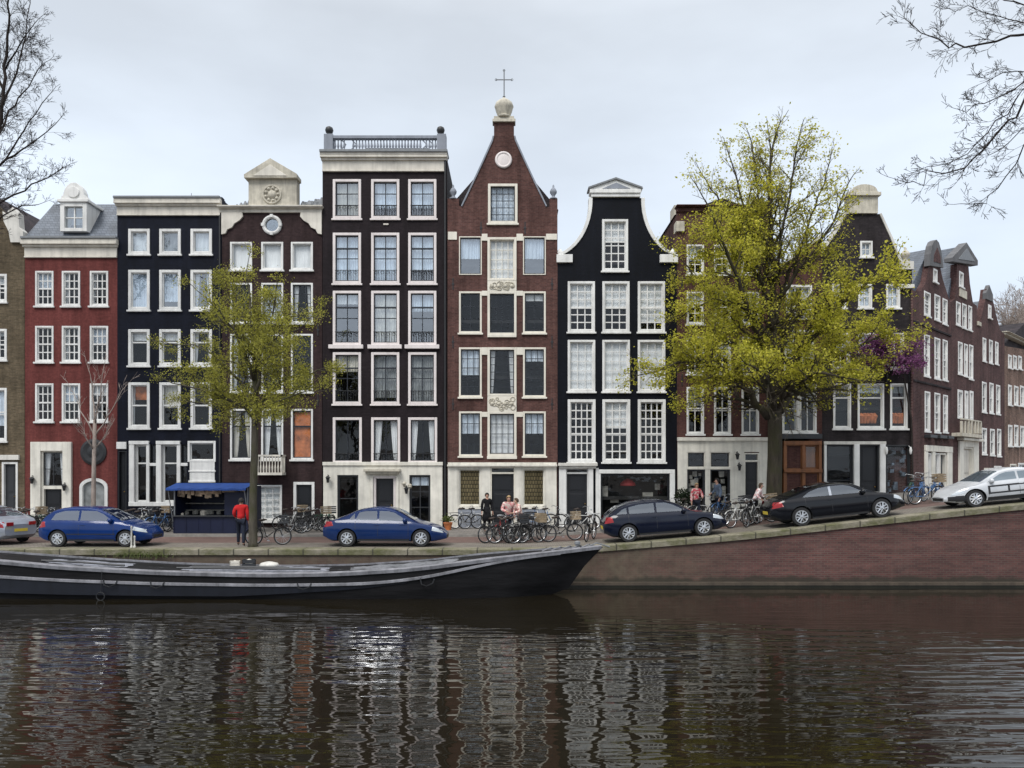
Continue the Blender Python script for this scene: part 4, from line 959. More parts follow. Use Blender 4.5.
# ------------------------------------------------------------------ trees
class Tree:
    def __init__(s, seed): s.r = random.Random(seed); s.wood = MB(); s.twig = MB(); s.tips = []; s.leaf = MB()
    def limb(s, pts, r0, r1, kids, lvl=0, L=1.5, sides=7, up=.25, t0=.2, spread=(.5, 1.0), thin=1.0):
        """a limb along given points; smaller branches grow from it"""
        P = [Vector(p) for p in pts]; out = [P[0]]
        for a, b in zip(P, P[1:]):
            n = max(2, int((b-a).length/.35))
            for i in range(1, n+1): out.append(a.lerp(b, i/n)+Vector([s.r.gauss(0, .025) for _ in range(3)]))
        n = len(out); rad = [lerp(r0, r1, (i/(n-1))**.8) for i in range(n)]
        s.wood.tube(out, rad, sides, caps=True)
        for k in range(kids):
            i = int((t0+(1-t0)*(k+s.r.random())/kids)*(n-1)); i = min(max(i, 1), n-1)
            d = (out[i]-out[i-1]).normalized()
            f = i/(n-1)
            s.grow(out[i], s.turn(d, s.r.uniform(*spread), up), L*s.r.uniform(.6, 1.15)*(1.1-.45*f), min(rad[i]*.55, .05*L)*thin, lvl+1, up)
        s.grow(out[-1], (out[-1]-out[-2]).normalized(), L*.7, r1, lvl+1, up)
        return out
    def turn(s, d, ang, up):
        ax = d.orthogonal().normalized(); ax.rotate(Matrix.Rotation(s.r.uniform(0, 2*math.pi), 3, d))
        e = d.copy(); e.rotate(Matrix.Rotation(ang, 3, ax)); e.z += up*s.r.random(); return e.normalized()
    def grow(s, p, d, L, r, lvl, up=.2):
        if lvl > s.maxl: return
        n = max(3, int(L/s.seg)); pts = [p.copy()]; q = p.copy(); e = d.copy()
        for i in range(n):
            e = (e+Vector([s.r.gauss(0, s.wob) for _ in range(3)])+Vector((0, 0, up*.12))).normalized(); q = q+e*(L/n); pts.append(q.copy())
        tip = s.tipr
        rad = [lerp(r, tip if lvl >= s.maxl-1 else max(tip, r*.4), i/n) for i in range(n+1)]
        (s.wood if r > .02 else s.twig).tube(pts, rad, 5 if r > .03 else 3, caps=False)
        if lvl >= s.leaflvl: s.tips += pts[1:]
        k = s.kids[min(lvl, len(s.kids)-1)]
        k = int(k*L/s.nomL[min(lvl, len(s.nomL)-1)]+s.r.random())
        for j in range(k):
            f = s.r.uniform(.15, 1); i = min(n, max(1, int(f*n)))
            s.grow(pts[i], s.turn((pts[i]-pts[i-1]).normalized(), s.r.uniform(.45, .95), up), L*s.r.uniform(.4, .7), max(tip, rad[i]*.6), lvl+1, up)
    maxl = 4; seg = .3; wob = .16; tipr = .006; leaflvl = 2; kids = [0, 5, 4, 3]; nomL = [1, 1.8, 1.1, .7]
    def leaves(s, n, size, dens, scatter=.16, flat=.0):
        c = 0; tries = 0
        while c < n and tries < n*30:
            tries += 1
            p = s.r.choice(s.tips)
            if s.r.random() > dens(p): continue
            for _ in range(s.r.randint(2, 5)):
                q = p+Vector((s.r.gauss(0, scatter), s.r.gauss(0, scatter), s.r.gauss(0, scatter*.7)))
                nn = Vector((s.r.gauss(0, 1), s.r.gauss(0, 1), s.r.gauss(0, 1)+flat)).normalized(); u = nn.orthogonal().normalized()
                u.rotate(Matrix.Rotation(s.r.uniform(0, 6.28), 3, nn)); v = nn.cross(u); z = size*s.r.uniform(.4, 1.4)
                s.leaf.add([q-u*z*.5, q+v*z*.32+nn*z*.08, q+u*z*.5, q-v*z*.32+nn*z*.08], [(0, 1, 2, 3)]); c += 1
    def finish(s, name, loc, label, bark, leafm=None, group=None, twigm=None):
        root = empty(name, loc, 0, label, 'tree', group)
        for mb, nm, mt in ((s.wood, 'trunk', bark), (s.twig, 'twigs', twigm or bark), (s.leaf, 'crown', leafm)):
            if not mb.v: continue
            mb.v = [(v[0]-loc[0], v[1]-loc[1], v[2]-loc[2]) for v in mb.v]
            mb.build(nm, mt, root, smooth=(nm == 'trunk'))
        return root
def pp(L, Y, dy=None):
    """limb points from image columns/rows at a depth, with depth offsets"""
    return [at(q[0], q[1], Y+(q[2] if len(q) > 2 else 0)) for q in L]
BK = m_bark('grey_green_bark', (.075, .066, .052), (.06, .062, .028)); BKD = m_bark('dark_bark', (.032, .026, .024)); BK2 = m_bark('brown_grey_bark', (.052, .043, .033), (.045, .044, .022)); BKP = m_bark('pale_bark', (.30, .25, .22))
# small street tree on the quay at left
T = Tree(11); Y1 = 28.75; T.maxl = 4; T.leaflvl = 2; T.tipr = .005
g = at(253, 545, Y1); g.z = gz(g.x)-.1
s1 = .185
T.wood.tube([g, g+Vector((.0, 0, .25)), at(253, 500, Y1), at(254.5, 455, Y1), at(255, 415, Y1)], [.23, .17, .145, .135, .13], 10)
for L, r in (([(255, 420), (246, 408, -.2), (226, 398, -.7), (200, 389, -.9), (172, 383, -1)], .075), ([(255, 412), (243, 385, .4), (222, 360, .8), (195, 345, 1.1), (170, 344, 1.2)], .075),
             ([(255, 416), (255, 370, .1), (252, 330, -.1), (250, 300, 0), (247, 272, .1)], .11), ([(255, 400), (262, 360, -.4), (270, 325, -.7), (277, 290, -.9)], .08),
             ([(255, 410), (268, 392, .5), (288, 378, 1), (312, 372, 1.3), (324, 370, 1.4)], .07), ([(254, 380), (240, 340, -.7), (220, 310, -1.2), (203, 296, -1.4)], .07),
             ([(254, 360), (262, 330, .9), (287, 318, 1.5), (308, 314, 1.8)], .06), ([(252, 340), (238, 305, .8), (228, 278, 1.2)], .06), ([(255, 425), (262, 408, -1), (280, 400, -1.9), (303, 392, -2.3)], .06),
             ([(255, 416), (240, 405, 1), (215, 404, 1.6), (188, 402, 1.9)], .055), ([(254, 375), (262, 350, -1.2), (280, 335, -1.9), (300, 328, -2.2)], .055)):
    T.limb(pp(L, Y1), r, .02, 13, 0, 1.15, up=.1)
TD1 = lambda p: .9 if p.z > 2.0+CZ-(425-HY)*0/1 else .9
T.leaves(42000, .066, lambda p: (1.0 if noise.noise(p*1.1) > -.25 else .4)*(1 if p.z > 5.2 else .0), .14)
LF1 = m_leaf('young_olive_leaves', (.21, .21, .035), (.33, .325, .05), (.44, .41, .085))
T.finish('street_tree', g, 'small leafy street tree with olive spring leaves on the quay beside the blue stall', BK, LF1)
# large tree at right
T = Tree(5); Y2 = 32.0; T.maxl = 4; T.leaflvl = 2; T.tipr = .0055; T.nomL = [1, 2.2, 1.3, .8]; T.kids = [0, 6, 4, 3]
g = at(774, 510, Y2); g.z = gz(g.x)-.15
T.wood.tube([g, g+Vector((0, 0, .35)), at(774, 488, Y2), at(775, 455, Y2), at(775, 425, Y2), at(774, 408, Y2)], [.44, .34, .305, .29, .285, .28], 14)
for L, r, k, LL in (([(768, 418), (750, 393, -.3), (728, 372, -.8), (703, 362, -1.2), (676, 362, -1.4), (655, 372, -1.5)], .16, 18, 1.9),
                ([(780, 412), (790, 388, .3), (806, 368, .6), (838, 355, .9), (872, 340, 1.2), (900, 330, 1.3)], .16, 18, 1.9),
                ([(774, 410), (774, 370, 0), (773, 325, .1), (773, 270, 0), (771, 215, -.2), (770, 150, -.2)], .21, 26, 1.8),
                ([(773, 330), (763, 290, -.3), (752, 245, -.5), (742, 200, -.6), (733, 165, -.6)], .10, 24, 1.6), ([(765, 290), (740, 250, .8), (722, 205, 1.2), (706, 180, 1.3)], .09, 18, 1.5), ([(778, 300), (806, 262, -.8), (834, 222, -1.2), (846, 190, -1.3)], .09, 18, 1.5), ([(771, 240), (768, 180, .9), (776, 130, 1.1)], .09, 20, 1.5),
                ([(774, 325), (783, 290, .3), (797, 255, .5), (812, 215, .6), (827, 175, .7)], .09, 24, 1.6),
                ([(772, 300), (764, 240, .7), (758, 190, 1), (752, 145, 1)], .08, 24, 1.5), ([(773, 290), (781, 240, -.7), (790, 190, -1), (797, 145, -1.1)], .08, 24, 1.5),
                ([(773, 400), (755, 360, 1.2), (730, 325, 2.2), (705, 292, 2.8), (684, 262, 3)], .19, 17, 1.8), ([(775, 395), (800, 352, -1.1), (830, 315, -2), (858, 290, -2.5), (880, 275, -2.6)], .19, 16, 1.8),
                ([(772, 370), (752, 320, -1.3), (735, 270, -2.2), (715, 225, -2.6), (708, 205, -2.7)], .16, 16, 1.7), ([(775, 360), (795, 320, 1.5), (815, 290, 2.4), (838, 268, 2.8)], .15, 14, 1.7),
                ([(774, 412), (770, 385, -2), (760, 370, -3.6), (750, 366, -4.4)], .16, 12, 1.6), ([(776, 408), (795, 385, -1.9), (818, 372, -3), (850, 378, -3.6)], .16, 14, 1.6),
                ([(772, 412), (748, 400, 1), (722, 396, 1.9), (698, 398, 2.3)], .12, 12, 1.4), ([(780, 400), (810, 392, 1.6), (845, 385, 2.4), (880, 362, 2.6)], .12, 13, 1.5), ([(774, 340), (745, 310, .3), (712, 300, .2), (688, 312, 0)], .12, 14, 1.5)):
    T.limb(pp(L, Y2), r, .03, k, 0, LL, up=.12)
BL = [(716, 250, 42, 55, 1), (700, 330, 58, 62, .95), (775, 362, 100, 32, .85), (660, 372, 34, 24, .7), (850, 330, 62, 60, 1), (868, 275, 40, 45, .75), (806, 306, 40, 38, .5), (742, 300, 40, 50, .35), (890, 345, 28, 40, .9), (690, 375, 45, 34, .8), (880, 360, 30, 25, .7)]
def dens2(p):
    px = CX+F*p.x/p.y; py = HY-F*(p.z-CZ)/p.y; X = (p.x-at(0, 0, Y2).x)
    d = .34 if py > 190 else .26
    for (cx, cy, rx, ry, k) in BL:
        q = ((px-cx)/rx)**2+((py-cy)/ry)**2
        if q < 1: d = max(d, k*min(1, (1-q)*3))
    if py > 388 and abs(px-772) < 62: d *= .06
    if py > 428: d *= .1
    if abs(px-772) < 26 and 215 < py < 335: d *= .6
    return d
# the leafing pattern belongs to the tree: it is measured once at the trunk's own depth, then kept in tree space
def dens2w(p): return dens2(Vector((p.x, Y2, p.z)))*(1 if noise.noise(Vector((p.x*.8, p.y*.8, p.z*1.7))) > -.16 else .15)
T.leaves(76000, .10, dens2w, .17, .9)
LF2 = m_leaf('lime_spring_leaves', (.30, .305, .028), (.47, .45, .045), (.64, .58, .09))
T.finish('big_tree', g, 'big spreading tree with lime yellow spring leaves and bare upper branches, behind the black car', BK2, LF2, twigm=m_bark('brown_twigs', (.09, .075, .055)))
# bare tree at the left edge
T = Tree(21); Y3 = 30.5; T.maxl = 4; T.tipr = .0055; T.kids = [0, 9, 6, 4]; T.nomL = [1, 1.8, 1.0, .6]; T.leaflvl = 9; T.wob = .13
g = at(-58, 540, Y3); g.z = gz(g.x)-.1
T.wood.tube([g, g+Vector((0, 0, .4)), at(-56, 420, Y3), at(-50, 300, Y3), at(-38, 220, Y3)], [.55, .42, .36, .33, .28], 10)
for L, r, k in (([(-38, 222), (-18, 180), (-4, 140, -.3), (3, 100, -.4), (6, 55, -.4), (10, 5, -.5), (12, -50, -.4)], .17, 24), ([(-40, 225), (-20, 195, .5), (-5, 172, .9), (12, 150, 1.1), (30, 122, 1.3), (48, 95, 1.4)], .10, 22),
                ([(-30, 205), (-8, 172, -.8), (14, 155, -1.2), (36, 140, -1.4), (56, 124, -1.5)], .10, 22), ([(-44, 245), (-22, 222), (0, 202, .3), (24, 190, .5), (48, 176, .6), (60, 170, .6)], .09, 22),
                ([(-46, 260), (-20, 236, 1), (4, 214, 1.5), (22, 206, 1.8), (38, 204, 2)], .07, 12), ([(0, 110), (14, 80, .6), (24, 45, .9), (28, 10, 1)], .07, 16), ([(-4, 140), (10, 112, 1), (28, 85, 1.6), (44, 62, 1.8)], .07, 18),
                ([(-50, 300), (-80, 200), (-100, 100), (-110, 0)], .2, 12), ([(4, 90), (-14, 50, .6), (-20, 0, .8)], .08, 10), ([(5, 70), (20, 45, -.7), (34, 22, -1)], .05, 14)):
    T.limb(pp(L, Y3), r*.75, .014, int(k*1.1), 0, 1.0, up=.1, spread=(.4, .9), thin=.5)
T.finish('bare_tree', g, 'tall bare winter tree with fine dark twigs at the left edge above the tan house', BKD)
# overhanging bare tree on the near bank at right
T = Tree(33); Y4 = 8.0; T.maxl = 4; T.tipr = .0022; T.kids = [0, 7, 5, 3]; T.nomL = [1, .62, .36, .22]; T.leaflvl = 9; T.seg = .09; T.wob = .15
g = Vector((8.3, 5.8, 1.4)); tp = Vector((8.2, 6.0, 7.4))
T.wood.tube([g, g+Vector((0, 0, .4)), Vector((8.25, 5.9, 4)), tp, Vector((8.4, 5.9, 10.5))], [.42, .3, .26, .22, .12], 12)
def near(L, start): return [start]+[at(q[0], q[1], q[2]) for q in L]
for L, z0, r, k in (([(1090, 26, 7.4), (1024, 34, 7.7), (1000, 42, 7.9), (964, 50, 8.1), (948, 45, 8.2), (930, 36, 8.3), (912, 25, 8.4), (903, 12, 8.5)], 8.0, .030, 20),
                 ([(1080, 60, 7.2), (1024, 100, 7.5), (1008, 128, 7.6), (985, 152, 7.8), (960, 167, 7.9), (930, 178, 8.0), (912, 186, 8.1), (899, 184, 8.2)], 7.2, .030, 20),
                 ([(1080, 40, 7.5), (1024, 82, 8.0), (1000, 96, 8.1), (975, 106, 8.2), (955, 112, 8.3)], 7.6, .022, 22),
                 ([(1024, 92, 7.6), (1005, 112, 7.8), (992, 133, 7.9), (972, 150, 8), (948, 164, 8.1), (925, 168, 8.1)], 7.3, .017, 16),
                 ([(1080, 100, 7.4), (1024, 148, 7.8), (1010, 172, 7.9), (998, 188, 8), (980, 202, 8.1), (962, 204, 8.1)], 7.0, .017, 13),
                 ([(1080, -10, 7.5), (1024, 8, 8), (1008, 2, 8.1), (990, -14, 8.2)], 8.4, .03, 14), ([(1060, 60, 8), (1024, 68, 8.6), (1004, 72, 8.7), (984, 84, 8.8)], 7.5, .02, 22),
                 ([(1060, 20, 8), (1024, 22, 8.6), (1000, 18, 8.7), (970, 6, 8.8), (945, 8, 8.9)], 8.1, .016, 22), ([(1060, 110, 7.6), (1024, 132, 8), (1000, 148, 8.1), (985, 158, 8.1)], 7.0, .014, 14)):
    T.limb(near(L, Vector((8.2, 6.0, z0))), r*.75, .003, int(k*1.35), 0, .30, up=.18, t0=.53, spread=(.35, .8), thin=.5)
T.finish('bare_tree', g, 'bare dark tree overhanging the canal at the upper right corner', BKD)
# pale young tree before the red house
T = Tree(8); Y5 = 33.6; T.maxl = 3; T.tipr = .006; T.kids = [0, 3, 2]; T.nomL = [1, 1.2, .8]; T.leaflvl = 9; T.wob = .1
g = at(93, 532, Y5); g.z = gz(g.x)+.05
T.wood.tube([g, at(93.5, 500, Y5), at(94, 460, Y5), at(95, 420, Y5)], [.11, .10, .085, .07], 8)
for L in ([(95, 440), (88, 424), (78, 405, .3), (70, 385, .4)], [(95, 436), (103, 424), (113, 408, -.3), (128, 382, -.4)], [(95, 422), (93, 395, .2), (88, 365, .3)], [(95, 425), (100, 395, -.3), (104, 365, -.4)], [(94, 450), (86, 437, -.4), (82, 432, -.5)], [(95, 448), (106, 436, .4), (108, 428, .5)]):
    T.limb(pp(L, Y5), .04, .01, 6, 0, .9, up=.5, spread=(.25, .6), thin=.6)
T.finish('young_tree', g, 'slender bare young tree with pale bark in front of the red house', BKP)
# bare trees far at the right edge
for i, (px, Y, top, sd) in enumerate(((1013, 76, 292, 3), (1032, 84, 280, 4))):
    T = Tree(40+sd); T.maxl = 3; T.tipr = .012; T.kids = [0, 7, 5]; T.nomL = [1, 2, 1.2]; T.leaflvl = 9
    g = at(px, 480, Y); g.z = gz(g.x)-.1
    T.wood.tube([g, at(px, 400, Y), at(px+1, 350, Y)], [.4, .3, .22], 8)
    for dx, dy in ((-12, 0), (-6, -12), (0, -20), (7, -10), (13, 2)): T.limb([at(px+1, 352, Y), at(px+dx*.5, 330, Y+dx*.15), at(px+dx, top+20+dy*.6, Y+dx*.2)], .12, .03, 14, 0, 2.2, up=.2)
    T.finish('bare_tree', g, ('grey bare tree behind the mottled brick house at the right edge', 'grey bare tree farthest to the right, partly outside the picture')[i], BKP)
# purple blossom on the sooty house
T = Tree(61); T.maxl = 3; T.leaflvl = 1; T.kids = [0, 4, 3]; T.nomL = [1, .9, .6]
g = at(912.5, 512, YF-.3); g.z = gz(g.x)+.08
T.wood.tube([g, at(912.5, 470, YF-.2), at(911.5, 420, YF-.2), at(903, 372, YF-.3)], [.06, .05, .045, .04], 6)
for L in ([(890, 375), (900, 358), (915, 350)], [(890, 372), (880, 358, -.2), (868, 352, -.3)], [(890, 372), (888, 352, -.3), (892, 338, -.4)], [(890, 374), (872, 362, -.4), (850, 352, -.5)], [(890, 372), (872, 345, -.5), (860, 340, -.6)], [(890, 376), (905, 366, -.5), (914, 362, -.6)], [(890, 374), (874, 354, -.3), (856, 362, -.2)], [(890, 372), (878, 342, -.2), (864, 350, -.6)]):
    T.limb(pp(L, YF-.35), .03, .01, 9, 0, .75, up=.1)
T.leaves(6500, .10, lambda p: 1 if abs(p.z-at(0, 354, YF).z) < .95 else .05, .16)
T.finish('blossom_shrub', g, 'climbing shrub in purple blossom on the sooty black house', BKD, m_leaf('purple_blossom', (.10, .03, .09), (.19, .06, .16), (.30, .13, .26)))['category'] = 'shrub'
# ------------------------------------------------------------------ cars
def m_car(name, c, metal=.0, rough=.28):
    n = N(name); n.color(n.mix(c, n.ramp(n.noise(1.5, detail=4), [(.3, .85), (.7, 1.1)]), 1, 'MULTIPLY')); n.set(Roughness=rough, Metallic=metal, Coat_Weight=.0, Specular_IOR_Level=.38)
    r = n.ramp(n.noise(5, detail=5), [(.35, rough*.35), (.7, rough*.35+.06)]); n.l(r, n.b.inputs['Roughness']); return n.m
M['cglass'] = m_glass('car_glass', .20, (.45, .52, .55), .01)
M['tyre'] = m_plain('tyre_rubber', (.016, .016, .017), .85); M['rim'] = m_plain('alloy_rim', (.62, .63, .65), .32, .85); M['rimdark'] = m_plain('dark_rim', (.16, .16, .17), .4, .7)
M['tail'] = m_plain('red_tail_light', (.26, .010, .012), .2); M['lamp'] = m_plain('clear_headlight', (.55, .58, .6), .12, .3); M['trim'] = m_plain('black_plastic_trim', (.018, .018, .02), .6)
M['plate'] = m_plain('yellow_plate', (.6, .45, .05), .5); M['chrome'] = m_plain('chrome', (.7, .7, .72), .15, 1); M['seatfab'] = m_plain('car_interior', (.14, .14, .145), .9); M['well'] = m_plain('wheel_well', (.008, .008, .009), .95)
def smooth_tab(tab, x, r=.10):
    return sum(interp(tab, x+r*k/3) for k in range(-3, 4))/7
class Car:
    """x from tail (0) to nose (L); y lateral; z up from the ground"""
    def __init__(s, name, label, paint, L, zb, zr, w, zu, wheels, wr, body_cut, rim='rim', name_cat='car', pillar=None, stripe=False):
        s.L = L; s.zb_, s.zr_, s.w_, s.zu_ = zb, zr, w, zu; s.paint = paint
        s.root = empty(name, (0, 0, 0), 0, label, 'car', 'cars parked along the quay')
        n = 72; m = MB(); rings = []
        half = None
        for i in range(n+1):
            x = L*i/n; h = s.half(x); ring = [(x, -y, z) for y, z in h]+[(x, y, z) for y, z in reversed(h[:-1])][0:-1] if False else None
            left = [(x, -y, z) for y, z in h]; right = [(x, y, z) for y, z in reversed(h[1:-1])]
            rings.append(left+right)
        k = len(rings[0])
        for r in rings: m.v += r
        for i in range(n):
            for j in range(k): m.f.append((i*k+j, (i+1)*k+j, (i+1)*k+(j+1) % k, i*k+(j+1) % k))
        m.f.append(tuple(range(k))); m.f.append(tuple(n*k+j for j in reversed(range(k))))
        me = bpy.data.meshes.new('body'); me.from_pydata(m.v, [], m.f); fixnormals(me)
        o = bpy.data.objects.new('body', me); COL.objects.link(o)
        cut = MB()
        for wx in wheels:
            for sg in (-1, 1): cut.lathe((wx, sg*(s.W(wx)-.02), wr), [(wr*1.16, -.26), (wr*1.16, .35)], 'y', 28)
        # the window openings are cut through so that the glass stands in real holes
        co = cut.build('cut', None); fixnormals(co.data)
        b = o.modifiers.new('b', 'BOOLEAN'); b.object = co; b.operation = 'DIFFERENCE'; b.solver = 'EXACT'
        dg = bpy.context.evaluated_depsgraph_get(); me2 = bpy.data.meshes.new_from_object(o.evaluated_get(dg))
        o.modifiers.clear(); o.data = me2; bpy.data.objects.remove(co)
        me2.materials.clear(); me2.materials.append(paint); me2.materials.append(M['well'])
        me2.polygons.foreach_set('use_smooth', [True]*len(me2.polygons)); me2.set_sharp_from_angle(angle=R(32))
        for p in me2.polygons:
            c = p.center; ins = any(abs(c.x-wx) < wr*1.17 and abs(c.z-wr) < wr*1.18 and (abs(math.hypot(c.x-wx, c.z-wr)-wr*1.16) < .03 and abs(p.normal.y) < .5 or (abs(p.normal.y) > .8 and abs(c.y) < s.W(wx)-.2)) for wx in wheels)
            p.material_index = 1 if ins else 0
        o.parent = s.root; s.body = o; s.wr = wr
        for wx in wheels:
            for sg in (-1, 1): s.wheel(wx, sg, wr, M[rim])
    def zb(s, x): return smooth_tab(s.zb_, x)
    def zr(s, x): return max(smooth_tab(s.zr_, x, .14), s.zb(x)+.002)
    def W(s, x): return smooth_tab(s.w_, x)
    def half(s, x):
        zb, zr, w, zu = s.zb(x), s.zr(x), s.W(x), smooth_tab(s.zu_, x); h = zr-zb
        wt = w*.93-.30*h**.9*(.9 if h > 0 else 0) if h > .01 else w*.90
        H = zb-zu
        return [(0, zu), (w*.80, zu), (w*.93, zu+H*.07), (w*.985, zu+H*.25), (w, zu+H*.5), (w*.995, zu+H*.72), (w*.985, zu+H*.80), (w*.965, zu+H*.93), (w*.92, zb),
                (lerp(w*.90, wt, .5), zb+h*.48), (wt*1.0, zb+h*.90), (wt*.93, zb+h*.97+.004), (wt*.7, zr+.012+.012*(h > .01)), (wt*.35, zr+.026), (0, zr+.032)]
    def side_y(s, x, z):
        h = s.half(x)[2:12]
        for (y0, z0), (y1, z1) in zip(h, h[1:]):
            if z <= z1 or z1 == h[-1][1]: return lerp(y0, y1, min(1, max(0, (z-z0)/max(1e-5, z1-z0))))
        return h[-1][0]
    def side_patch(s, name, mat, pts, off=.004, sides=(-1, 1), parent=None, thick=.0):
        """a panel of the given (x,z) outline laid on the side surface"""
        out = []
        for sg in sides:
            xs = [p[0] for p in pts]; zs = [p[1] for p in pts]; m = MB()
            n = max(3, int((max(xs)-min(xs))/.05)); a, b = min(xs), max(xs)
            def span(x):
                c = []
                for (x0, z0), (x1, z1) in zip(pts, pts[1:]+pts[:1]):
                    if min(x0, x1) <= x <= max(x0, x1) and abs(x1-x0) > 1e-6: c.append(lerp(z0, z1, (x-x0)/(x1-x0)))
                    elif abs(x1-x0) <= 1e-6 and abs(x-x0) < 1e-6: c += [z0, z1]
                return (min(c), max(c)) if c else (0, 0)
            stops = sorted(set([a+(b-a)*i/n for i in range(n+1)]+[x for x in xs])); q = []
            for x in stops:
                xx = min(max(x, a+1e-4), b-1e-4); z0, z1 = span(xx)
                q.append([(x, sg*(s.side_y(x, lerp(z0, z1, t/5))+off), lerp(z0, z1, t/5)) for t in range(6)])
            for r in q: m.v += r
            for i in range(len(q)-1):
                for t in range(5): f = (i*6+t, i*6+6+t, i*6+7+t, i*6+t+1); m.f.append(f if sg < 0 else f[::-1])
            out.append(m.build(name, mat, parent or s.root, smooth=True))
        return out
    def top_patch(s, name, mat, x0, x1, f0, f1, off=.014):
        """a glass laid on the slope between x0 and x1, lateral share f0..f1 of the roof width"""
        m = MB()
        def fn(a, b):
            x = lerp(x0, x1, a); f = lerp(f0, f1, a); h = s.half(x); t = lerp(-f, f, b)
            yy = abs(t)*h[11][0]; pr = [(p[0], p[1]) for p in reversed(h[11:])]
            z = pr[-1][1]
            for (y0, z0), (y1, z1) in zip(pr, pr[1:]):
                if yy <= y1: z = lerp(z0, z1, (yy-y0)/max(1e-6, y1-y0)); break
            e = .02; sl = (s.zr(x+e)-s.zr(x-e))/(2*e); nn = Vector((-sl, 0, 1)).normalized()*off
            return (x+nn.x, math.copysign(yy, t), z+nn.z)
        m.grid(fn, 60, 14); return m.build(name, mat, s.root, smooth=True)
    def wheel(s, x, sg, r, rimm):
        y = sg*(s.W(x)-.13); t = MB()
        pr = [(r*.64, -.095), (r*.93, -.10), (r, -.065), (r, .065), (r*.93, .10), (r*.64, .095)]
        t.lathe((x, y, r), pr, 'y', 32); w_ = t.build('wheel', M['tyre'], s.root, smooth=True, sharp=40)
        m = MB(); o = y+sg*.098
        m.ring((x, o, r), r*.63, .022, 'y', 30, 6)
        for k in range(5):
            a = k*2*math.pi/5+.3; c, d = math.cos(a), math.sin(a); pw = .052; e = -d, c
            for q in (-1, 1):
                bx, bz = e[0]*q*.035, e[1]*q*.035
                p0 = (x+c*.05+bx, o+sg*.006, r+d*.05+bz); p1 = (x+c*r*.62+bx*1.7, o, r+d*r*.62+bz*1.7); m.tube([p0, p1], [.034, .024], 5)
        m.lathe((x, o, r), [(.075, -.03), (.075, .02), (.03, .03)] if sg > 0 else [(.03, -.03), (.075, -.02), (.075, .03)], 'y', 12); m.build('rim', rimm, w_, smooth=True, sharp=50)
        m = MB(); m.lathe((x, o-sg*.05, r), [(r*.60, -.004), (r*.60, .004)], 'y', 20); m.build('brake_disc', M['rimdark'], w_)
    def place(s, px, Y, lead=0.0, flip=False, yaw=0.0):
        """tail (or nose when flipped) at image column px on the road at depth Y"""
        x = (px-CX)*Y/F; s.root.location = (x, Y, gz(x)+.008)
        s.root.rotation_mode = 'XYZ'
        if flip: yaw += math.pi
        x1 = x+math.cos(yaw)*s.L; z0 = gz(x+math.cos(yaw)*s.L*.18); z1 = gz(x+math.cos(yaw)*s.L*.82)
        pit = math.atan2(z1-z0, s.L*.64)
        s.root.rotation_euler = (0, -pit, yaw); zc = (z0+z1)/2-math.sin(pit)*s.L*.5
        s.root.location.z = zc+.008
def seams(c, xs, z0, z1):
    for x in xs: c.side_patch('door_gap', M['trim'], [(x, z0), (x+.014, z0), (x+.014, z1), (x, z1)], .0025)
def std_car(c, wins, wind, rear, tail, head, doors, handles, sill=(.35, .8), mirror=None, bump=None):
    for w_ in wins: c.side_patch('side_window', M['cglass'], w_, .005)
    c.top_patch('windscreen', M['cglass'], *wind); c.top_patch('rear_window', M['cglass'], *rear)
    c.side_patch('tail_light', M['tail'], tail, .006); c.side_patch('headlight', M['lamp'], head, .006)
    for d in doors: seams(c, [d[0]], d[1], d[2])
    for (x, z) in handles: c.side_patch('door_handle', c.paint, [(x, z), (x+.17, z), (x+.17, z+.03), (x, z+.03)], .022)
    L = c.L; zu = smooth_tab(c.zu_, L/2)
    c.side_patch('sill_trim', M['trim'], [(sill[0], zu+.015), (sill[1], zu+.015), (sill[1], zu+.09), (sill[0], zu+.09)], .006)
    if mirror:
        for sg in (-1, 1):
            m = MB(); x, z = mirror; y = c.side_y(x, z); m.lathe((x, sg*(y+.10), z), [(.02, -.10), (.075, -.06), (.085, 0), (.07, .06), (.02, .09)], 'z', 12)
            m.tube([(x, sg*(y-.02), z-.05), (x, sg*(y+.08), z-.04)], .02, 5); m.build('mirror', c.paint, c.root, smooth=True)
    # bumpers ends: grille, plate
    m = MB(); m.box(L-.02, L+.006, -.36, .36, .30, .42); m.build('grille', M['trim'], c.root, bevel=.01)
    m = MB(); m.box(-.012, .02, -.26, .26, .50, .61); m.build('number_plate', M['plate'], c.root)
navy = m_car('dark_navy_car_paint', (.006, .0085, .02)); blue = m_car('deep_blue_car_paint', (.005, .026, .125)); blue2 = m_car('blue_metallic_car_paint', (.007, .023, .092)); blk = m_car('black_car_paint', (.006, .0065, .009)); silv = m_car('silver_car_paint', (.52, .535, .555), .1); sil2 = m_car('silver_grey_car_paint', (.33, .36, .42), .3)
YC = 29.35
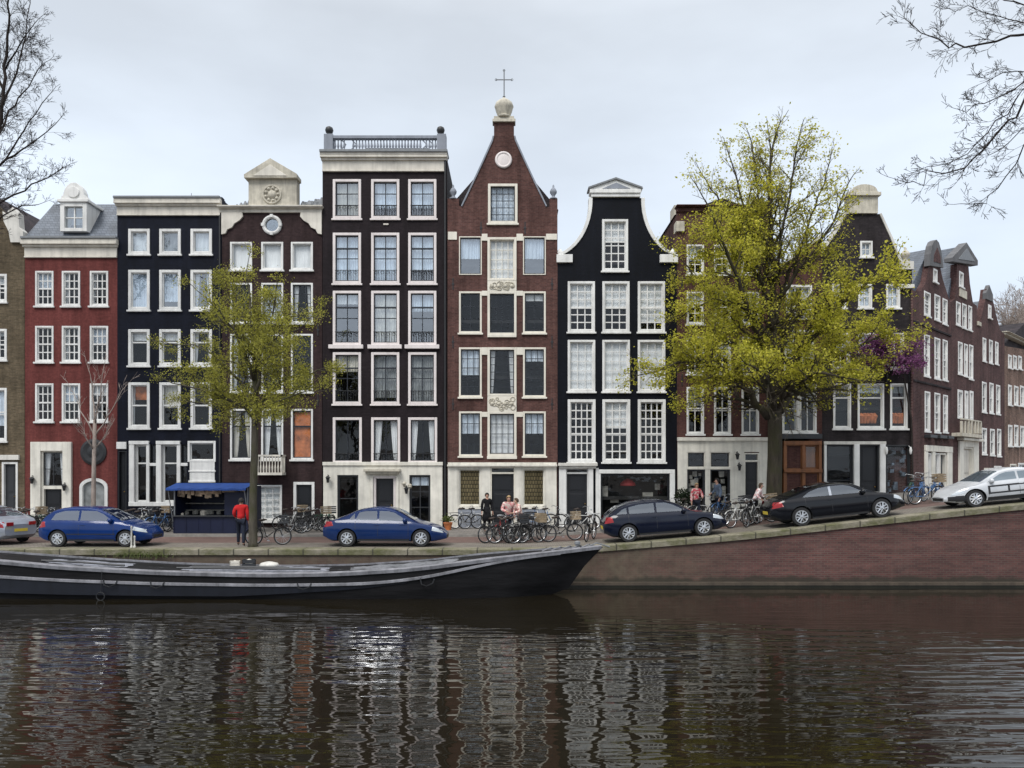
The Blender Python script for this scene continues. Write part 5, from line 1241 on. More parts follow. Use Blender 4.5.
# blue hatchback
L = 4.1
c = Car('parked_car', 'bright blue three door hatchback parked before the red house', blue, L,
  [(0, .62), (.05, .80), (.12, .93), (.5, .95), (1.5, .93), (2.6, .90), (3.0, .90), (3.55, .80), (3.9, .66), (4.04, .52), (4.1, .44)],
  [(0, .62), (.08, .90), (.16, .98), (.42, 1.26), (.72, 1.38), (1.2, 1.44), (1.8, 1.43), (2.25, 1.36), (2.7, 1.14), (3.12, .90), (3.55, .80), (3.9, .66), (4.1, .44)],
  [(0, .62), (.12, .76), (.45, .83), (2, .85), (3.4, .83), (3.8, .74), (4.0, .6), (4.1, .45)], [(0, .36), (.3, .2), (3.7, .19), (4.1, .28)], (.78, 3.26), .305, True)
std_car(c, [[(.52, .985), (1.52, .97), (1.52, 1.325), (.98, 1.315), (.66, 1.22)], [(1.6, .97), (2.78, .95), (2.42, 1.20), (2.16, 1.315), (1.6, 1.325)]], (2.30, 3.08, .93, .95), (.20, .60, .8, .88),
        [(.04, .70), (.34, .74), (.30, .93), (.12, .93)], [(3.52, .62), (3.98, .52), (3.93, .64), (3.56, .755)], [(1.56, .3, .93), (2.83, .34, .90)], [(1.62, .80)], (1.15, 2.85), (2.72, .98))
c.side_patch('rub_strip', M['trim'], [(1.12, .46), (2.9, .46), (2.9, .49), (1.12, .49)], .008)
c.place(49, YC)
# blue saloon
L = 4.55
sed = dict(zb=[(0, .66), (.06, .84), (.3, .95), (1, .95), (2.6, .91), (3.3, .90), (3.9, .80), (4.3, .66), (4.5, .5), (4.55, .42)],
  zr=[(0, .66), (.1, .9), (.45, .985), (.75, 1.08), (1.3, 1.32), (1.8, 1.42), (2.3, 1.42), (2.75, 1.31), (3.35, .955), (3.5, .885), (3.9, .80), (4.3, .66), (4.55, .42)],
  w=[(0, .6), (.15, .76), (.5, .85), (2.2, .87), (3.8, .85), (4.2, .74), (4.45, .58), (4.55, .42)], zu=[(0, .38), (.3, .21), (4.1, .19), (4.55, .28)])
c = Car('parked_car', 'blue four door saloon with silver wheels parked before the tallest charcoal house', blue2, L, sed['zb'], sed['zr'], sed['w'], sed['zu'], (.92, 3.63), .32, True)
std_car(c, [[(.98, 1.0), (1.20, 1.0), (1.20, 1.235)], [(1.24, 1.0), (2.02, .98), (2.02, 1.315), (1.62, 1.31), (1.36, 1.26)], [(2.10, .98), (3.14, .95), (2.66, 1.245), (2.42, 1.31), (2.10, 1.315)]], (2.66, 3.38, .92, .95), (.62, 1.42, .84, .9),
        [(.03, .72), (.42, .78), (.36, .93), (.12, .93)], [(4.02, .60), (4.44, .50), (4.38, .62), (4.05, .745)], [(2.05, .3, .93), (3.16, .34, .91), (1.22, .62, .95)], [(1.92, .80), (2.86, .80)], (1.3, 3.2), (3.05, .98))
c.place(327, YC+.05)
# navy estate-like hatchback
L = 4.5
c = Car('parked_car', 'dark navy five door hatchback parked at the foot of the ramp before the black house', navy, L,
  [(0, .66), (.06, .86), (.2, .96), (1, .97), (2.6, .93), (3.2, .92), (3.8, .84), (4.25, .70), (4.44, .54), (4.5, .45)],
  [(0, .66), (.08, .9), (.2, .99), (.55, 1.24), (1.0, 1.39), (1.6, 1.44), (2.1, 1.42), (2.6, 1.28), (3.12, .985), (3.3, .91), (3.8, .84), (4.25, .70), (4.5, .45)],
  [(0, .62), (.12, .77), (.45, .86), (2.2, .88), (3.7, .86), (4.15, .76), (4.4, .6), (4.5, .45)], [(0, .38), (.3, .21), (4.1, .19), (4.5, .28)], (.86, 3.58), .325, True)
std_car(c, [[(.48, 1.03), (.86, 1.02), (.86, 1.24), (.72, 1.20)], [(.94, 1.02), (1.86, 1.0), (1.86, 1.335), (1.32, 1.325), (.94, 1.255)], [(1.94, 1.0), (2.98, .975), (2.52, 1.235), (2.28, 1.32), (1.94, 1.335)]], (2.48, 3.16, .92, .95), (.26, .86, .82, .9),
        [(.03, .72), (.36, .76), (.32, .95), (.12, .95)], [(3.95, .64), (4.38, .54), (4.32, .66), (3.98, .78)], [(1.90, .3, .95), (3.02, .34, .93), (.9, .7, .97)], [(1.74, .83), (2.72, .82)], (1.25, 3.1), (2.9, 1.0))
c.place(603, 28.98)
# black coupe-like saloon
L = 4.95
c = Car('parked_car', 'black low sleek saloon with silver wheels parked up the ramp by the big tree', blk, L,
  [(0, .68), (.06, .86), (.35, .98), (1, .98), (2.8, .94), (3.5, .94), (4.2, .86), (4.7, .72), (4.9, .54), (4.95, .44)],
  [(0, .68), (.1, .92), (.4, 1.0), (.95, 1.14), (1.5, 1.33), (2.1, 1.42), (2.6, 1.41), (3.05, 1.3), (3.62, 1.0), (3.82, .93), (4.2, .86), (4.7, .72), (4.95, .44)],
  [(0, .6), (.15, .78), (.5, .88), (2.4, .9), (4.0, .88), (4.5, .78), (4.8, .6), (4.95, .44)], [(0, .38), (.3, .22), (4.4, .2), (4.95, .28)], (1.02, 3.92), .345, True)
std_car(c, [[(1.14, 1.03), (2.10, 1.0), (2.10, 1.325), (1.74, 1.30), (1.40, 1.2)], [(2.20, 1.0), (3.40, .98), (2.92, 1.245), (2.66, 1.32), (2.20, 1.33)]], (2.98, 3.68, .92, .95), (.72, 1.6, .84, .9),
        [(.03, .72), (.42, .78), (.36, .95), (.12, .95)], [(4.42, .66), (4.84, .54), (4.76, .68), (4.45, .795)], [(2.14, .3, .96), (3.42, .34, .94), (1.2, .66, .98)], [(2.02, .84), (3.04, .83)], (1.42, 3.46), (3.3, 1.02))
c.side_patch('pillar_chrome', M['chrome'], [(2.105, 1.0), (2.195, 1.0), (2.195, 1.325), (2.105, 1.32)], .007)
c.place(767, 28.95)
# white and black sports saloon, nose to the left
L = 4.6
c = Car('parked_car', 'silver white car with black side stripes facing left at the right edge', silv, L, sed['zb'], [(a, (b if b < .97 else .97+(b-.97)*.92)) for a, b in sed['zr']], sed['w'], sed['zu'], (.92, 3.66), .34, True)
std_car(c, [[(1.24, 1.0), (2.02, .98), (2.02, 1.275), (1.62, 1.27), (1.36, 1.22)], [(2.10, .98), (3.14, .95), (2.66, 1.21), (2.42, 1.27), (2.10, 1.275)]], (2.66, 3.38, .92, .95), (.62, 1.42, .84, .9),
        [(.03, .72), (.42, .78), (.36, .93), (.12, .93)], [(4.02, .60), (4.44, .50), (4.38, .62), (4.05, .745)], [(2.05, .3, .93), (3.16, .34, .91)], [(1.92, .80)], (1.3, 3.2), (3.05, .98))
c.side_patch('side_stripe', M['trim'], [(1.28, .76), (3.2, .74), (3.2, .80), (1.28, .83)], .004); c.side_patch('side_stripe', M['trim'], [(1.28, .50), (3.2, .48), (3.2, .54), (1.28, .56)], .004)
c.side_patch('side_stripe', M['trim'], [(3.12, .54), (3.2, .54), (3.2, .75), (3.12, .75)], .004); c.side_patch('side_stripe', M['trim'], [(2.42, .55), (2.49, .55), (2.49, .77), (2.42, .77)], .004)
c.side_patch('lower_trim', M['trim'], [(1.36, .21), (3.22, .21), (3.22, .36), (1.36, .38)], .004); c.side_patch('lower_trim', M['trim'], [(.06, .40), (.52, .26), (.52, .46), (.04, .52)], .004)
c.side_patch('front_bumper', M['trim'], [(4.0, .26), (4.5, .30), (4.5, .47), (4.05, .50)], .006); c.side_patch('front_bumper', M['trim'], [(3.95, .25), (4.3, .27), (4.3, .5), (4.04, .5)], .005)
X0 = (938-CX)*29.0/F+L; c.place(CX+X0*F/29.0, 29.0, flip=True); c.root.scale = (1, .98, .93)
# silver car at the left edge, seen from behind
L = 4.5
c = Car('parked_car', 'silver grey car cut off by the left edge, its red tail lights towards us', sil2, L, sed['zb'], sed['zr'], [(a, b) for a, b in sed['w']], sed['zu'], (.92, 3.58), .32, True)
std_car(c, [[(1.24, 1.0), (2.02, .98), (2.02, 1.315), (1.62, 1.31), (1.36, 1.26)], [(2.10, .98), (3.14, .95), (2.66, 1.245), (2.42, 1.31), (2.10, 1.315)]], (2.66, 3.38, .92, .95), (.62, 1.42, .84, .9),
        [(.03, .66), (.5, .72), (.42, .88), (.10, .88)], [(4.02, .60), (4.44, .50), (4.38, .62), (4.05, .745)], [(2.05, .3, .93), (3.16, .34, .91)], [(1.92, .80), (2.86, .80)], (1.3, 3.2), (3.05, .98))
m = MB(); m.box(-.03, .0, -.58, -.30, .72, .86); m.build('tail_light', M['tail'], c.root, bevel=.02); m = MB(); m.box(-.03, .0, .30, .58, .72, .86); m.build('tail_light', M['tail'], c.root, bevel=.02)
c.place(21, 29.6, yaw=R(158))

# ------------------------------------------------------------------ barge
def bt(x): return (x+19.6)/22.65
CYB = 26.25
SH = [(-19.6, 1.62), (-17.5, 1.40), (-14.5, 1.16), (-11.5, .99), (-8, .91), (-5.5, .95), (-3, 1.11), (-1, 1.36), (1, 1.54), (2.4, 1.66), (3.05, 1.73)]
HB = [(-19.6, .25), (-18.6, .85), (-17, 1.04), (-14.5, 1.16), (-4, 1.16), (-1.5, 1.05), (.5, .78), (1.9, .44), (2.7, .18), (3.05, .03)]
def hb(x): return sum(interp(HB, x+.4*k/2) for k in (-2, -1, 0, 1, 2))/5
def sh(x): return sum(interp(SH, x+.6*k/2) for k in (-2, -1, 0, 1, 2))/5
root = empty('barge', (-8, CYB, 0), 0, 'long black wooden barge with grey gunwales moored along the quay wall', 'barge')
def bl(p): return (p[0]+8, p[1]-CYB, p[2])
NS = 110; m = MB(); xs = [lerp(-19.6, 3.05, i/NS) for i in range(NS+1)]
def prof(x):
    b, z = max(.02, hb(x)), sh(x); r = min(1, max(0, (x-.2)/2.8)); rs = min(1, max(0, (-17.2-x)/2.4))
    q = max(r, rs)
    return [(0, -.55+q*.9), (b*lerp(.72, .25, q), -.5+q*.8), (b*lerp(.90, .55, q), .10+q*.35), (b*lerp(.985, .86, q), z*.48+q*.25), (b*1.0, z*.74+q*.1), (b*1.0, z)]
for x in xs:
    p = prof(x); f_ = min(1, max(0, (x+2.0)/5.0))**1.5
    rk = [x-1.35*f_*(1-z/max(.2, sh(x)))**.8 for y, z in p]
    m.v += [bl((q, CYB-y, z)) for (y, z), q in zip(p, rk)]+[bl((q, CYB+y, z)) for (y, z), q in reversed(list(zip(p, rk))[1:])]
k = 11
for i in range(NS):
    for j in range(k-1): m.f.append((i*k+j, i*k+j+1, (i+1)*k+j+1, (i+1)*k+j))
m.f += [tuple(range(k)), tuple(NS*k+j for j in reversed(range(k)))]
def m_hull():
    n = N('tarred_hull'); c = n.ramp(n.noise(1.2, n.coord((.35, 1, 2.5)), detail=7, rough=.7), [(.3, (.0055, .0055, .006)), (.7, (.017, .0165, .018))])
    n.color(c); n.set(Roughness=.55, Specular_IOR_Level=.12); n.bump(n.noise(5, n.coord((.4, 1, 3)), detail=5), .35, .03); return n.m
fixed = m.build('hull', m_hull(), root, smooth=True, sharp=35); fixnormals(fixed.data)
GW = m_paint('weathered_grey_deck_paint', (.25, .25, .272), dirt=.5, rough=.65, streak=.4, scale=1.4); NV = m_paint('navy_strake', (.010, .012, .019), dirt=.4, rough=.45); DK = m_paint('weathered_deck', (.20, .205, .22), dirt=.55, rough=.8, scale=1.2)
def sweep(name, sect, mat, x0, x1, sides=(-1, 1), n=90):
    m = MB()
    for sg in sides:
        n0 = len(m.v); kk = len(sect(x0))
        for i in range(n+1):
            x = lerp(x0, x1, i/n); m.v += [bl((x, CYB+sg*y, z)) for y, z in sect(x)]
        for i in range(n):
            for j in range(kk):
                a = n0+i*kk+j; b = n0+i*kk+(j+1) % kk; m.f.append((a, b, b+kk, a+kk) if sg < 0 else (a, a+kk, b+kk, b))
        m.f += [tuple(n0+j for j in range(kk)), tuple(n0+n*kk+j for j in reversed(range(kk)))]
    o = m.build(name, mat, root, smooth=True, sharp=40); fixnormals(o.data); return o
sweep('gunwale', lambda x: [(max(.0, hb(x)-.16), sh(x)-.02), (hb(x)+.06, sh(x)-.07), (hb(x)+.08, sh(x)+.035), (max(0., hb(x)-.16), sh(x)+.06)], GW, -19.5, 3.0)
def rz(x):
    q = min(1, max(0, (x+5)/6.0)); q = q*q*(3-2*q); return sh(x)*lerp(.64, .97, q)
sweep('rub_rail', lambda x: [(hb(x)*.985, rz(x)-.055), (hb(x)+.07, rz(x)-.04), (hb(x)+.07, rz(x)+.03), (hb(x)*.985, rz(x)+.05)], GW, -19.0, 1.6)
sweep('lower_strake', lambda x: [(hb(x)*.93, rz(x)*lerp(.34, .80, min(1, max(0, (x+9)/5.2)))), (hb(x)*.99+.02, rz(x)*lerp(.38, .84, min(1, max(0, (x+9)/5.2)))), (hb(x)+.03, rz(x)-.06), (hb(x)*.97, rz(x)-.05)], NV, -18.5, -3.4)
m = MB(); xs2 = [lerp(-19.4, 2.6, i/80) for i in range(81)]
for x in xs2:
    b = hb(x)-.12; 
    for t_ in range(9): f = -1+t_/4; m.v.append(bl((x, CYB+f*max(.01, b), sh(x)-.10+.10*(1-f*f))))
for i in range(80):
    for j in range(8): a = i*9+j; m.f.append((a, a+9, a+10, a+1))
m.build('deck', DK, root, smooth=True)
# tarpaulin over the hold
TP = m_paint('grey_tarpaulin', (.27, .28, .32), dirt=.5, rough=.7, scale=1.6)
def tarp(name, x0, x1, wide, ht, mat, seed, y0=0):
    m = MB()
    def fn(a, b):
        x = lerp(x0, x1, a); f = lerp(-1, 1, b); e = min(1, min(a, 1-a)*6)
        zz = sh(x)-.03+ht*e*max(0, 1-abs(f)**2.6)+.035*noise.noise((x*1.7+seed, f*2.2, seed))+.02*noise.noise((x*5+seed, f*5, 2))
        return bl((x, CYB+y0+f*wide*min(1, hb(x)/1.36), zz))
    m.grid(fn, 70, 18); return m.build(name, mat, root, smooth=True)
tarp('hold_cover', -15.8, -12.6, .82, .06, TP, 1); tarp('hold_cover', -11.2, -5.9, .84, .11, TP, 4); tarp('hold_cover', -5.6, -1.6, .8, .08, DK, 9)
m = MB()
for (x0, x1, y, z) in ((-11.0, -6.3, -.66, .10), (-10.6, -7.4, -.4, .12), (-15.5, -12.8, -.55, .07)):
    m.tube([bl((x0, CYB+y, sh(x0)+z)), bl(((x0+x1)/2, CYB+y+.03, sh((x0+x1)/2)+z+.03)), bl((x1, CYB+y+.06, sh(x1)+z))], .035, 6)
m.build('spar', M['dgrey'], root)
for px, y in ((103, 0), (150, 1), (297, 1), (420, 1)):
    x = (px-CX)*25/F; m = MB(); m.tube([bl((x, CYB-hb(x)-.07, sh(x)*.72)), bl((x+.05, CYB-hb(x)-.11, sh(x)*.55)), bl((x+.2, CYB-hb(x)-.10, sh(x)*.5)), bl((x+.4, CYB-hb(x)-.11, sh(x)*.58)), bl((x+.45, CYB-hb(x)-.07, sh(x)*.7))], .02, 5); m.build('mooring_eye', M['iron'], root)
m = MB(); x = (101-CX)*25/F; m.ring(bl((x, CYB-hb(x)-.12, .24)), .13, .02, 'y', 20, 6); m.tube([bl((x, CYB-hb(x)-.12, .37)), bl((x+.03, CYB-hb(x)-.1, sh(x)-.05))], .012, 4); m.build('fender_ring', M['iron'], root)
m = MB(); x = 2.55; m.lathe(bl((x-.35, CYB, sh(x)-.1)), [(.07, 0), (.06, .2), (.1, .22), (.1, .3), (.03, .33)], 'z', 10); m.tube([bl((x, CYB-.1, sh(x)+.05)), bl((x+.3, CYB, sh(x)+.16)), bl((x+.75, CYB+.05, sh(x)+.02))], .025, 5); m.build('mooring_post', M['lead'], root)
m = MB(); rr = random.Random(6)
for k_ in range(5):
    x = 1.0+k_*.32; m.tube([bl((x, CYB-.3, sh(x)+.05)), bl((x+.3, CYB, sh(x)+.14)), bl((x+.5, CYB+.25, sh(x)+.05))], .022, 5)
m.build('rope_coil', GW, root)
# things lying on the barge
m = MB(); c = Vector((-8.25, CYB+.25, sh(-8.2)+.07))
m.lathe((0, 0, 0), [(.05, -.02), (.30, .02), (.36, .12), (.30, .24), (.12, .31), (.02, .33)], 'z', 16); o = m.build('white_bundle', M['dirtywhite'], None, smooth=True); o.scale = (.95, .7, .6); o.location = c
tag(o, 'white cloth bundle lying on the grey barge cover, below the red jacketed person', 'bundle')
for (dx, dy, s_, mt, lb) in ((-.75, .2, .22, 'dgrey', 'small dark crate on the barge cover just left of the white bundle'), (-1.25, .25, .17, 'cream', 'small cream box on the barge cover at the left of the dark crate')):
    r_ = empty('crate', (c.x+dx, c.y+dy, c.z-.01), .3, lb, 'crate')
    m = MB(); s2 = s_
    m.box(-s2, s2, -s2*.7, s2*.7, 0, .03)
    for (a0, a1, b0, b1) in ((-s2, s2, -s2*.7, -s2*.7+.03), (-s2, s2, s2*.7-.03, s2*.7), (-s2, -s2+.03, -s2*.7, s2*.7), (s2-.03, s2, -s2*.7, s2*.7)):
        m.box(a0, a1, b0, b1, .035, s2*.55); m.box(a0, a1, b0, b1, s2*.65, s2*1.15)
    m.build('slats', M[mt], r_); m = MB(); m.lathe((0, 0, .03), [(s2*.5, 0), (s2*.6, s2*.5), (s2*.4, s2*.95), (.02, s2*1.1)], 'z', 9); m.build('contents', M['cream'], r_, smooth=True)

# ------------------------------------------------------------------ blue market stall
x = (207.5-CX)*33.2/F
root = empty('market_stall', (x, 33.6, gz(x)+.02), 0, 'dark blue market stall with bright blue awning and hanging goods', 'market stall')
BL_ = m_paint('stall_blue', (.006, .010, .036), dirt=.2, rough=.5); AW = m_paint('blue_awning_cloth', (.010, .048, .21), dirt=.25, rough=.8)
W2 = 1.62
m = MB(); m.box(-W2, W2, .02, 1.7, 0, .09); m.box(-W2, -W2+.06, .02, 1.7, .09, 2.05); m.box(W2-.06, W2, .02, 1.7, .09, 2.05); m.box(-W2+.06, W2-.06, 1.64, 1.7, .09, 2.05); m.box(-W2, W2, .02, 1.7, 2.05, 2.1); m.build('cabin', BL_, root)
m = MB(); m.box(-W2, W2, -.03, .05, .09, .80); 
for k_ in range(6): m.box(-W2+.03+k_*(2*W2-.1)/6, -W2+.05+k_*(2*W2-.1)/6, -.045, -.03, .1, .78)
m.box(.55, W2-.07, .06, .10, .86, 1.85); m.build('counter_front', BL_, root); m = MB(); m.box(-W2-.03, W2+.03, -.14, .5, .80, .85); m.build('counter', M['dgrey'], root, bevel=.01)
m = MB()
for i in range(25):
    t0 = i/24; xx = lerp(-W2-.08, W2+.08, t0); sag = .03*math.sin(t0*math.pi*6)**2
    m.v += [(xx, .5, 2.24), (xx, -.35, 2.08-sag*.3), (xx, -.60, 2.04-sag), (xx, -.61, 1.95-sag*.5)]
for i in range(24):
    for j in range(3): a = i*4+j; m.f.append((a, a+1, a+5, a+4))
m.build('awning', AW, root)
m = MB(); m.add([(-W2-.1, .48, 2.26), (W2+.1, .48, 2.26), (W2+.1, 1.75, 2.12), (-W2-.1, 1.75, 2.12)], [(0, 1, 2, 3)]); m.build('roof', AW, root)
m = MB(); rr = random.Random(3)
for sg in (-1, 1):
    m = MB(); m.tube([(sg*W2, -.05, .6), (sg*W2, -.56, 2.0)], .02, 5); m.build('awning_strut', M['lead'], root)
    m = MB(); m.tube([(sg*(W2-.05), 0, .6), (sg*(W2-.05), 0, 2.05)], .03, 5); m.build('post', M['lead'], root)
pass
M['goods'] = m_plain('beige_goods', (.46, .35, .24), .8, var=.7, scale=5)
m = MB()
for k_ in range(20):
    xx = lerp(-W2+.18, W2-.3, k_/19)+rr.uniform(-.03, .03); ll = rr.uniform(.22, .46)*(1 if k_ < 13 else .5)
    m.add([(xx-.06, .2, 2.0), (xx+.06, .2, 2.0), (xx+.075, .16, 2.0-ll), (xx-.075, .17, 2.0-ll*.95), (xx-.06, .25, 2.0), (xx+.06, .25, 2.0), (xx+.075, .26, 2.0-ll), (xx-.075, .26, 2.0-ll*.95)], [(0, 3, 2, 1), (4, 5, 6, 7), (0, 4, 7, 3), (1, 2, 6, 5), (3, 7, 6, 2)])
m.build('hanging_goods', M['goods'], root)
m = MB()
for k_ in range(16):
    xx = rr.uniform(-W2+.2, W2-.2); yy = rr.uniform(.2, 1.5); zz = rr.choice((1.04, 1.34)) if yy > 1.1 else .85; s_ = rr.uniform(.05, .14); m.lathe((xx, yy, zz), [(s_, 0), (s_*1.1, s_*1.2), (s_*.5, s_*1.7)], 'z', 7)
m.box(-W2+.06, W2-.06, 1.1, 1.6, 1.0, 1.04); m.box(-W2+.06, W2-.06, 1.1, 1.6, 1.3, 1.34); m.build('goods', M['cardw'], root)

# ------------------------------------------------------------------ bicycles
def tubes(L, r, name, mat, parent):
    m = MB()
    for p in L: m.tube(p, r, 5)
    return m.build(name, mat, parent, smooth=True)
M['bikeblack'] = m_plain('black_bike_paint', (.012, .012, .013), .35); M['bikeblue'] = m_plain('blue_bike_paint', (.06, .14, .30), .35); M['bikewhite'] = m_plain('white_bike_paint', (.55, .55, .53), .4)
M['bikered'] = m_plain('red_bike_paint', (.25, .03, .03), .35); M['bikegreen'] = m_plain('green_bike_paint', (.03, .10, .06), .35); M['steel'] = m_plain('steel', (.45, .46, .47), .35, 1); M['leather'] = m_plain('saddle_leather', (.03, .02, .015), .6); M['wicker'] = m_plain('wicker_crate', (.26, .2, .13), .8, var=.4)
def make_bike(mat, basket=None, rack=True):
    root = empty('bicycle', (0, 0, 0)); f = M[mat]
    R_ = .335; ax, fx = -.52, .53
    for wx in (ax, fx):
        m = MB(); m.ring((wx, 0, R_), R_-.02, .021, 'y', 26, 6); w_ = m.build('wheel', M['tyre'], root, smooth=True)
        m = MB(); m.ring((wx, 0, R_), R_-.05, .012, 'y', 24, 4)
        for k_ in range(14):
            a = k_*2*math.pi/14; m.tube([(wx, .02*(-1)**k_, R_), (wx+(R_-.05)*math.cos(a), 0, R_+(R_-.05)*math.sin(a))], .0035, 3, caps=False)
        m.tube([(wx, -.05, R_), (wx, .05, R_)], .02, 6); m.build('rim', M['steel'], w_)
        m = MB()
        for i in range(13):
            a = math.pi*(.02+.75*i/12) if wx < 0 else math.pi*(.12+.62*i/12)
            m.v += [(wx+(R_+.035)*math.cos(a), -.03, R_+(R_+.035)*math.sin(a)), (wx+(R_+.045)*math.cos(a), 0, R_+(R_+.045)*math.sin(a)), (wx+(R_+.035)*math.cos(a), .03, R_+(R_+.035)*math.sin(a))]
        for i in range(12): m.f += [(i*3, i*3+1, i*3+4, i*3+3), (i*3+1, i*3+2, i*3+5, i*3+4)]
        m.build('mudguard', f, root)
    bb = (-.06, 0, .30); st = (-.20, 0, .80); hd = (.36, 0, .84); hl = (.40, 0, .66)
    tubes([[bb, (-.24, 0, .92)], [bb, hl], [(-.17, 0, .68), (.30, 0, .62), (.375, 0, .76)], [hd, hl], [(ax, .05, R_), (-.09, .04, .30)], [(ax, -.05, R_), (-.09, -.04, .30)], [(ax, .05, R_), (-.2, .02, .78)], [(ax, -.05, R_), (-.2, -.02, .78)], [hl, (.44, .05, .55), (fx, .05, R_)], [(.42, -.05, .6), (fx, -.05, R_)]], .017, 'frame', f, root)
    m = MB(); m.lathe((-.25, 0, .92), [(.03, -.02), (.10, .0), (.11, .035), (.06, .06), (.01, .065)], 'z', 10); m.tube([(-.2, 0, .955), (-.05, 0, .955)], [.06, .02], 6); m.build('saddle', M['leather'], root, smooth=True)
    tubes([[(.36, 0, .84), (.335, 0, .98)], [(.2, -.29, 1.0), (.30, -.26, 1.04), (.335, 0, 1.0), (.30, .26, 1.04), (.2, .29, 1.0)]], .013, 'handlebar', M['steel'], root)
    m = MB(); m.ring((bb[0], -.06, bb[2]), .09, .008, 'y', 16, 4); m.build('chainring', M['steel'], root)
    for q in (-1, 1):
        m = MB(); m.tube([(bb[0], q*.07, bb[2]), (bb[0]-q*.1, q*.08, bb[2]+q*.13)], .01, 4); m.box(bb[0]-q*.1-.04, bb[0]-q*.1+.04, min(q*.08, q*.17), max(q*.08, q*.17), bb[2]+q*.13-.012, bb[2]+q*.13+.012); m.build('pedal', M['steel'], root)
    m = MB()
    for yy in (-.06, 0, .06): m.tube([(-.82, yy, .74), (-.3, yy, .76)], .007, 4)
    m.tube([(-.75, .07, .74), (ax, .06, R_)], .007, 4); m.tube([(-.75, -.07, .74), (ax, -.06, R_)], .007, 4); m.build('rack', M['bikeblack'], root)
    m = MB(); m.lathe((.47, 0, .86), [(.02, -.03), (.045, 0), (.04, .03)], 'z', 8); m.build('headlamp', M['steel'], root)
    if basket:
        m = MB(); 
        for z in (.84, .92, 1.0, 1.08): m.box(.42, .78, -.2, -.18, z, z+.05); m.box(.42, .78, .18, .2, z, z+.05); m.box(.42, .44, -.18, .18, z, z+.05); m.box(.76, .78, -.18, .18, z, z+.05)
        m.box(.42, .78, -.2, .2, .81, .84); m.build('crate', M[basket], root)
    return root
protos = {}
def bike(mat, px, Y, yaw, label, basket=None, lean=.06, group='parked bicycles', z=None):
    key = (mat, basket)
    if key not in protos: o = protos[key] = make_bike(mat, basket)
    else: o = copy_tree(protos[key])
    x = (px-CX)*Y/F; o.location = (x, Y, (gz(x)+(.10 if Y > 33.1 else .008)) if z is None else z)
    dzx = (gz(x+.5)-gz(x-.5)); o.rotation_mode = 'XYZ'
    o.rotation_euler = (lean, -math.atan(dzx)*math.cos(yaw), yaw); tag(o, label, 'bicycle', group); return o
